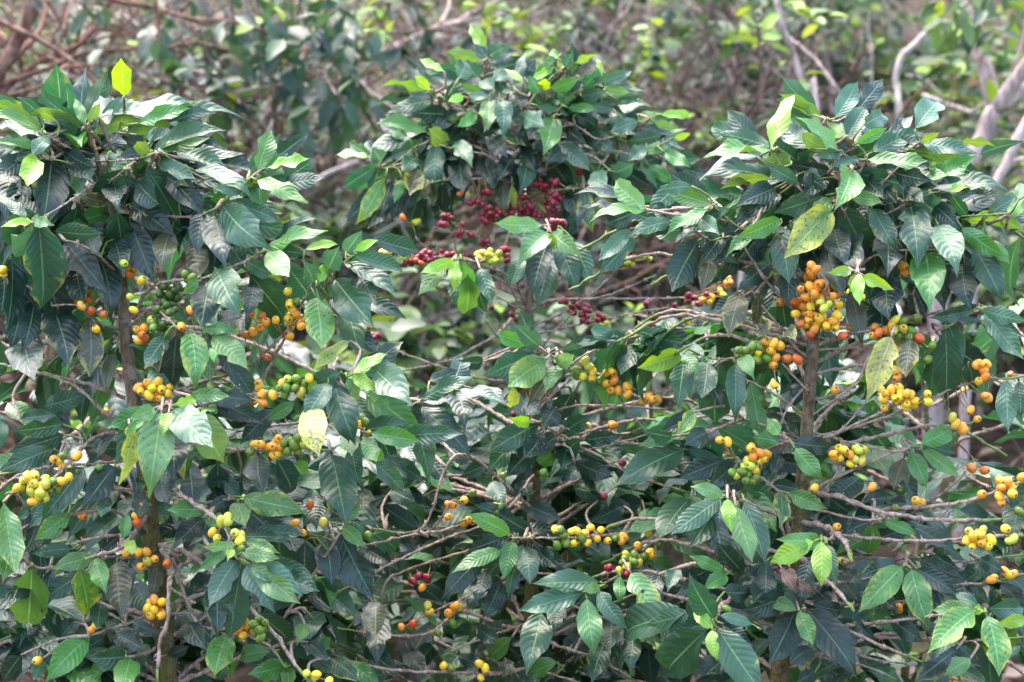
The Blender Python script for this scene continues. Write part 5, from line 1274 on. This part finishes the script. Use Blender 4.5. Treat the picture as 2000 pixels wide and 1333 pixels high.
for i, (px, pt, dep, kd, lab) in enumerate(BUSHES):
    mt, cols, size, ratio = KIND[kd]
    size = (size[0] * 0.9, size[1] * 0.9)
    leafy_bush('bush', lab, 'bush', px, pt, dep, 200 + i, mt, cols, size, 80, {'p': 560, 'd': 560, 'w': 320, 'y': 460, 'g': 640}[kd], 0.6, ROUNDB if kd in 'gy' else LOWB, None, 0.7 if kd == 'd' else 0.25, ratio=ratio, clump=0.075)

# bare twiggy bushes tangled among the leafy ones
def bare_bush(label, px, py_top, depth, seed, bark, width=0.7, stems=5, n_leaf=40):
    rng = random.Random(seed)
    top = at(px, py_top, depth)
    gz = ground_z(top.x, top.y)
    base = Vector((top.x, top.y, gz))
    H = max(0.6, top.z - gz)
    o = thing('bare_bush', label, 'bare bush', base)
    limbs = []
    for s in range(stems):
        a = rng.uniform(0, 6.28)
        d = Vector((math.cos(a) * width, math.sin(a) * width * 0.6, H * 0.9)).normalized()
        grow(base + Vector((math.cos(a), math.sin(a), 0)) * 0.05 - Vector((0, 0, 0.04)), d, H * rng.uniform(0.8, 1.15), 0.015 + 0.006 * rng.random(), rng, 2, limbs, 0.34, Vector((0, 0, 0.05)), (4, 6))
    for l in limbs:
        if l[3] < 1: continue
        sp = smooth_path(l[0], 0.06)
        g = Geo()
        g.tube(sp, [l[1] + (l[2] - l[1]) * i / (len(sp) - 1) for i in range(len(sp))], 7)
        nm = 'stem' if l[3] == 2 else 'branch'
        po = link(nm, g.mesh(nm, [bark], l[0][0]), o)
        po.location = l[0][0] - base
    g = Geo()
    specs = []
    for l in limbs:
        if l[3] < 1:
            sp = smooth_path(l[0], 0.07)
            g.tube(sp, [max(0.003, l[1] + (l[2] - l[1]) * i / (len(sp) - 1)) for i in range(len(sp))], 5, cap=False)
            if len(specs) < n_leaf:
                ax = Vector((rng.gauss(0, .8), rng.gauss(0, .8), rng.gauss(-.2, .5))).normalized()
                ln = rng.uniform(0.04, 0.07)
                specs.append((l[0][-1], ax, Vector((rng.gauss(0, .4), rng.gauss(-.2, .4), 1)).normalized(), ln, ln * 0.5))
    to = link('twigs', g.mesh('twigs', [bark], base), o)
    to['kind'] = 'stuff'
    for (p, ax, nr, ln, wd) in specs:
        lo = bpy.data.objects.new('leaf', rng.choice(LOWB))
        COL.objects.link(lo); lo.parent = o
        lo.matrix_basis = leaf_matrix(p - base, ax, nr, ln, wd)
        lo.color = (*rng.choice(PAL_PALE + PAL_WARM), 1.0)

for i, (px, pt, dep, bk, lab) in enumerate([
 (130, 0, 5.9, M_REDBARK, 'bare red brown bush tangled between the top left leaning tree and the upright young leaf'),
 (40, 60, 6.2, M_REDBARK, 'bare red brown bush at the left edge, above the leftmost crown'),
 (250, 60, 6.6, M_TWIG, 'bare bush with pinkish twigs right of the upright young leaf'),
 (430, 120, 6.2, M_TWIG, 'bare twiggy bush at the right shoulder of the leftmost crown'),
 (560, 300, 6.4, M_PALEBARK, 'bleached bare bush between the leftmost crown and the red fruited crown'),
 (700, 120, 7.4, M_GREYBARK, 'grey bare bush above the left shoulder of the red fruited crown'),
 (980, 0, 7.6, M_TWIG, 'bare bush with fine brown twigs right above the red fruited crown'),
 (1260, 120, 6.8, M_TWIG, 'brown bare bush beside the dark gap, left side'),
 (1400, 60, 7.6, M_REDBARK, 'red brown bare bush inside the dark gap'),
 (1520, 140, 6.6, M_TWIG, 'pinkish bare bush behind the left shoulder of the rightmost crown'),
 (1720, 100, 6.9, M_TWIG, 'bare brown bush around the foot of the bleached stick'),
 (1960, 180, 7.0, M_GREYBARK, 'grey bare bush right of the forked grey tree'),
 (1180, 470, 5.8, M_REDBARK, 'low bare bush on the brown bank under the red cherries, right side')]):
    bare_bush(lab, px, pt, dep, 400 + i, bk)

def limb_thing(name, label, cat, depth, limbs, bark, foliage=None, seed=0, to_ground=True):
    """a tree or stick whose limbs are given in enlarged photo regions: (part name, region, width, depth shift, points)"""
    rng = random.Random(seed)
    parts = []
    for (pn, reg, w0, w1, dsh, txt) in limbs:
        pts2 = [tuple(float(c) for c in q.split(',')) for q in txt.split()]
        pts = []
        for i, (x, y) in enumerate(pts2):
            px, py = zp(reg, x, y)
            pts.append(at(px, py, depth + dsh * (i / max(1, len(pts2) - 1))))
        r0, r1 = (w * 0.5 / ZS / F_PX * depth for w in (w0, w1))
        parts.append([pn, pts, r0, r1])
    first = parts[0][1]
    if to_ground:
        b = first[0]
        g0 = Vector((b.x + rng.uniform(-.05, .05), b.y + 0.05, ground_z(b.x, b.y + 0.05) - 0.05))
        if g0.z < b.z - 0.02: first.insert(0, g0)
    base = first[0].copy()
    o = thing(name, label, cat, base)
    for pn, pts, r0, r1 in parts:
        sp = smooth_path(pts, 0.05)
        n = len(sp)
        sp = [p + Vector((rng.gauss(0, 1), rng.gauss(0, 1), rng.gauss(0, 1))) * r0 * 0.10 for p in sp]
        g = Geo()
        g.tube(sp, [(r0 + (r1 - r0) * i / (n - 1)) * rng.uniform(0.94, 1.06) for i in range(n)], 10)
        po = link(pn, g.mesh(pn, [bark], pts[0]), o)
        po.location = pts[0] - base
    if foliage:
        n, mat, cols, size, spots, npart = foliage
        specs = []
        for k in range(n):
            reg, x, y, rr = rng.choice(spots)
            px, py = zp(reg, x + rng.gauss(0, rr), y + rng.gauss(0, rr))
            p = at(px, py, depth + rng.uniform(-.25, .25))
            ax = Vector((rng.gauss(0, .6), rng.gauss(0, .6), rng.gauss(-.8, .4))).normalized()
            nr = (Vector((0, -0.3, 1)) + Vector((rng.gauss(0, .5), rng.gauss(0, .5), 0))).normalized()
            ln = rng.uniform(*size)
            specs.append((p, ax, nr, ln, ln * 0.4))
        for (p, ax, nr, ln, wd) in specs[:npart]:
            lo = bpy.data.objects.new('leaf', rng.choice(LOWB))
            COL.objects.link(lo); lo.parent = o
            lo.matrix_basis = leaf_matrix(p - base, ax, nr, ln, wd)
            lo.color = (*rng.choice(cols), 1.0)
        if len(specs) > npart: joined_leaves(specs[npart:], 'foliage', mat, o, base, LOWB)
    return o

limb_thing('grey_tree', 'forked pinkish grey tree at the right edge behind the rightmost crown', 'tree', 5.5, [
 ('trunk', '3', 130, 96, 0, '1560,1180 1660,960 1770,770 1840,600'), ('branch', '3', 94, 70, .1, '1840,620 1800,470 1760,330 1720,180 1640,0 1600,-160'),
 ('branch', '3', 92, 66, -.1, '1840,620 1900,520 1960,430 2060,300 2150,150'), ('branch', '3', 74, 50, .0, '1880,600 1970,510 2100,420'),
 ('branch', '3', 40, 22, .2, '1720,180 1740,60 1830,-60'), ('branch', '3', 30, 16, .0, '1930,400 1990,250 2020,60')], M_GREYBARK,
 (70, M_PALE, PAL_PALE, (0.06, 0.10), [('3', 1600, 90, 60), ('3', 1850, 100, 90), ('3', 1740, -60, 160)], 40), 3)
limb_thing('grey_tree', 'thinner pinkish grey tree leaning right, right of the forked one', 'tree', 5.2, [
 ('trunk', '3', 66, 54, 0, '1740,1250 1810,1080 1890,920 1960,780 2080,560'), ('branch', '3', 36, 20, .1, '1890,920 2000,880 2090,860')], M_GREYBARK, None, 4)
limb_thing('sapling', 'slim purple grey sapling leaning left behind the rightmost crown', 'tree', 5.8, [
 ('trunk', '3', 46, 34, 0, '840,640 790,520 740,400 700,270 660,190 640,90 610,-40'), ('branch', '3', 26, 16, .1, '970,520 900,420 830,330 740,250 690,210'), ('branch', '3', 16, 10, .0, '660,190 580,120 520,60')], M_GREYBARK, None, 5)
limb_thing('dead_stick', 'bleached bare stick with a crooked tip, between the sapling and the forked tree', 'stick', 6.0, [
 ('stem', '3', 44, 30, 0, '1300,640 1285,540 1285,430 1320,310 1390,250 1450,170'), ('twig', '3', 26, 16, .0, '1320,310 1350,280 1310,290')], M_PALEBARK, None, 6)
limb_thing('fallen_branch', 'pale bare branch lying across behind the rightmost crown', 'branch', 6.4, [
 ('stem', '3', 40, 24, .1, '1840,720 1700,630 1560,580 1430,530'), ('twig', '3', 20, 12, .0, '1560,580 1450,440 1340,420')], M_PALEBARK, None, 7)
limb_thing('fallen_branch', 'brown bare branch arching left behind the top of the rightmost crown', 'branch', 6.5, [
 ('stem', '3', 36, 22, 0, '1370,640 1290,560 1190,500 1080,510 1000,530 820,545')], M_TWIG, None, 8)
limb_thing('fallen_branch', 'grey sloping branch between the red fruited crown and the rightmost crown', 'branch', 5.2, [
 ('stem', '3', 34, 22, 0.2, '420,1130 300,1080 180,980 60,870 -60,760')], M_PALEBARK, None, 9)
limb_thing('vine', 'hanging brown vine looping down left of the sapling', 'vine', 6.9, [
 ('stem', '3', 20, 18, 0, '660,520 560,490 480,470 400,410 300,370 250,320 235,220 235,80 225,-60'), ('stem', '3', 16, 12, 0, '620,510 400,450 310,460 210,500 120,560'), ('stem', '3', 14, 10, 0, '560,480 590,330 585,180 590,60'),
 ('stem', '3', 16, 12, 0, '150,810 280,700 350,620 400,500 420,440'), ('stem', '3', 18, 12, 0, '500,1000 400,900 340,860 260,760 220,620')], M_TWIG, None, 10)
limb_thing('fallen_branch', 'long sloping grey branch at the top, left of the red fruited crown', 'branch', 6.2, [
 ('stem', '2', 60, 26, 0.4, '-150,430 30,360 170,320 300,280 450,220 590,150 700,120 760,80 860,40 960,-20'), ('twig', '2', 26, 14, .2, '590,150 640,60 650,0'), ('twig', '2', 22, 12, .2, '600,160 760,110 880,100 960,70'), ('twig', '2', 20, 12, .2, '300,280 480,240 640,210 760,200')], M_GREYBARK, None, 11)
limb_thing('fallen_branch', 'pale stick sloping up right between the leftmost crown and the red fruited crown', 'branch', 5.6, [
 ('stem', '1', 44, 26, 0.3, '1180,1180 1300,1130 1500,1090 1640,1060 1840,960 2000,900'), ('twig', '1', 24, 14, .2, '1180,1060 1330,950 1440,850 1540,640 1600,540'), ('twig', '1', 20, 14, .1, '1440,850 1400,700 1330,560')], M_PALEBARK, None, 12)
limb_thing('fallen_branch', 'pale curved stick behind the upright leaf of the leftmost crown', 'branch', 7.0, [
 ('stem', '1', 34, 20, 0.3, '1030,560 1100,470 1190,430 1220,330 1180,260')], M_PALEBARK, None, 13)
limb_thing('bare_tree', 'leaning red brown tree with bare arching limbs at the top left', 'tree', 5.4, [
 ('trunk', '1', 110, 70, 0, '-330,900 -160,600 -20,430 70,270 150,110 200,-60'), ('branch', '1', 44, 22, .2, '0,400 120,290 230,160 265,0 270,-80'), ('branch', '1', 40, 20, -.1, '-60,90 60,150 200,210 340,300 470,400 590,510'),
 ('branch', '1', 36, 18, .2, '-60,520 100,440 300,370 450,300 620,280 760,270'), ('branch', '1', 30, 14, .3, '-40,560 180,500 330,450 450,430'), ('branch', '1', 22, 12, .1, '340,230 370,100 400,0'), ('branch', '1', 30, 16, .2, '40,250 -20,150 -60,60'),
 ('branch', '1', 30, 14, .4, '480,-60 620,0 760,25 870,45 1000,90 1200,160 1400,200 1600,300')], M_REDBARK, None, 14)
limb_thing('dark_leaved_tree', 'slender red brown tree with hanging dark glossy leaves, behind the right of the leftmost crown', 'tree', 5.5, [
 ('trunk', '1', 34, 24, 0, '1420,760 1290,670 1190,560 1090,470 960,360 900,280 880,120 860,-40'), ('branch', '1', 24, 12, .1, '900,280 1100,240 1300,290 1500,320 1680,300'), ('branch', '1', 22, 12, .0, '880,60 1100,110 1350,130 1600,230 1760,180'),
 ('branch', '1', 22, 12, -.1, '1190,560 1400,500 1600,470 1760,420'), ('branch', '1', 20, 12, .0, '1380,140 1600,30 1760,-60'), ('branch', '1', 20, 10, .1, '1500,320 1700,400 1900,480 2000,560')], M_REDBARK,
 (190, M_DARKL, PAL_DARK, (0.07, 0.11), [('1', 940, 230, 60), ('1', 1240, 60, 90), ('1', 1420, 90, 80), ('1', 1370, 290, 70), ('1', 1500, 320, 70), ('1', 1600, 180, 90), ('1', 1650, 420, 80), ('1', 1830, 80, 90), ('1', 1940, 200, 90), ('1', 1780, 330, 80),
   ('1', 1900, 540, 80), ('1', 1980, 420, 80), ('1', 1860, 640, 90), ('1', 630, 350, 40), ('1', 1720, 560, 60), ('2', 100, 200, 60), ('2', 60, 560, 60), ('2', 170, 560, 50)], 150), 15)

limb_thing('pale_tree', 'pale pinkish straight trunk at the far left, left of the upright young leaf', 'tree', 8.0, [
 ('trunk', '1', 80, 62, 0, '400,620 405,420 412,220 430,60 450,-120'), ('branch', '1', 30, 16, .2, '410,260 500,120 560,20')], M_GREYBARK, None, 16)
limb_thing('pale_tree', 'pale pinkish blurred trunk behind the right half of the leftmost crown', 'tree', 8.2, [
 ('trunk', '1', 84, 64, 0, '930,700 940,500 950,330 965,150 980,-60'), ('branch', '1', 30, 16, .2, '945,420 1040,250 1100,100')], M_GREYBARK, None, 17)
limb_thing('bare_tree', 'second red brown bare tree crossing branches behind the one at top left', 'tree', 6.0, [
 ('trunk', '1', 60, 40, 0, '-200,760 -40,560 120,420 260,330 420,260 560,120 640,-60'), ('branch', '1', 24, 12, .2, '120,420 330,400 520,420 700,380'), ('branch', '1', 26, 14, .1, '-40,560 60,330 70,120 40,-60'),
 ('branch', '1', 22, 12, .2, '260,330 300,180 420,60 470,-40'), ('branch', '1', 20, 12, .1, '420,260 620,200 780,190 900,120'), ('branch', '1', 18, 10, .1, '560,120 700,160 860,240 1000,260'), ('branch', '1', 16, 10, .1, '-100,700 150,560 320,520 480,520')], M_REDBARK, None, 18)

def shade_tree(label, px, depth, r, seed):
    rng = random.Random(seed)
    p = at(px, 300, depth)
    base = Vector((p.x, p.y, ground_z(p.x, p.y)))
    o = thing('shade_tree', label, 'tree', base)
    limbs = []
    grow(base - Vector((0, 0, 0.1)), Vector((rng.uniform(-.1, .1), 0, 1)), 3.4, 0.075, rng, 0, limbs, 0.06)
    top = limbs[0][0][-1]
    for k in range(9):
        a = rng.uniform(0, 6.28)
        grow(limbs[0][0][rng.randint(4, 6)], Vector((math.cos(a), math.sin(a), 0.5)), r * 1.1, 0.035, rng, 1, limbs, 0.2)
    specs = []
    for i, l in enumerate(limbs):
        sp = smooth_path(l[0], 0.15)
        g = Geo()
        g.tube(sp, [l[1] + (l[2] - l[1]) * q / (len(sp) - 1) for q in range(len(sp))], 8)
        nm = 'trunk' if i == 0 else 'branch'
        po = link(nm, g.mesh(nm, [M_REDBARK], l[0][0]), o)
        po.location = l[0][0] - base
        if i:
            for _ in range(34):
                q = rng.choice(l[0][2:]) + Vector((rng.gauss(0, 1), rng.gauss(0, 1), rng.gauss(0, .7))) * 0.22
                ax = Vector((rng.gauss(0, .7), rng.gauss(0, .7), rng.gauss(-.3, .4))).normalized()
                ln = rng.uniform(0.10, 0.17)
                specs.append((q, ax, Vector((rng.gauss(0, .4), rng.gauss(0, .4), 1)).normalized(), ln, ln * 0.5))
    joined_leaves(specs, 'crown', M_DARKL, o, base, LOWB)  # leafy top out of view, added to shade the bank
shade_tree('dark straight trunk in the brown gap between the red fruited crown and the rightmost crown', 1395, 9.0, 1.3, 61)
shade_tree('dark thin trunk at the top, just right above the red fruited crown', 1145, 9.6, 1.2, 62)

# leaf litter and undergrowth on the bank: nobody could count these
def scatter(name, label, n, mat, region, size, up, seed, blades, ratio=0.5):
    rng = random.Random(seed)
    specs = []
    for _ in range(n):
        x = rng.uniform(region[0], region[1]); y = rng.uniform(region[2], region[3])
        z = ground_z(x, y)
        if up:
            h = rng.random() ** 1.5 * up * (0.4 + 1.2 * max(0, noise.noise((x * 0.9, y * 0.9, 7.0)) + 0.3))
            p = Vector((x, y, z + 0.02 + h))
            ax = Vector((rng.gauss(0, .7), rng.gauss(-.2, .7), rng.gauss(.0, .5))).normalized()
        else:
            p = Vector((x, y, z + 0.012 + 0.02 * rng.random()))
            ax = Vector((rng.gauss(0, 1), rng.gauss(0, 1), 0.31 * 0.3 + rng.gauss(0, .3))).normalized()
        ln = rng.uniform(*size)
        specs.append((p, ax, Vector((rng.gauss(0, .4), rng.gauss(-.2, .4), 1)).normalized(), ln, ln * ratio))
    o = joined_leaves(specs, name, mat, None, Vector((0, 0, 0)), blades)
    o['label'] = label
    return o
M_LITTER = leaf_material('dead_leaf', True, [(0.06, 0.034, 0.022), (0.10, 0.06, 0.042), (0.045, 0.026, 0.018), (0.24, 0.17, 0.14), (0.075, 0.045, 0.03)], veins=False, rough=0.6)
scatter('leaf_litter', 'brown dead leaves lying over the bank', 7500, M_LITTER, (-5, 5, 0.3, 9.0), (0.05, 0.12), 0, 71, LOWB)
scatter('undergrowth', 'low mixed green undergrowth on the bank', 3600, M_PALE, (-5.5, 5.5, 3.2, 10.5), (0.04, 0.09), 0.55, 72, ROUNDB)
print('objects', len(bpy.data.objects))
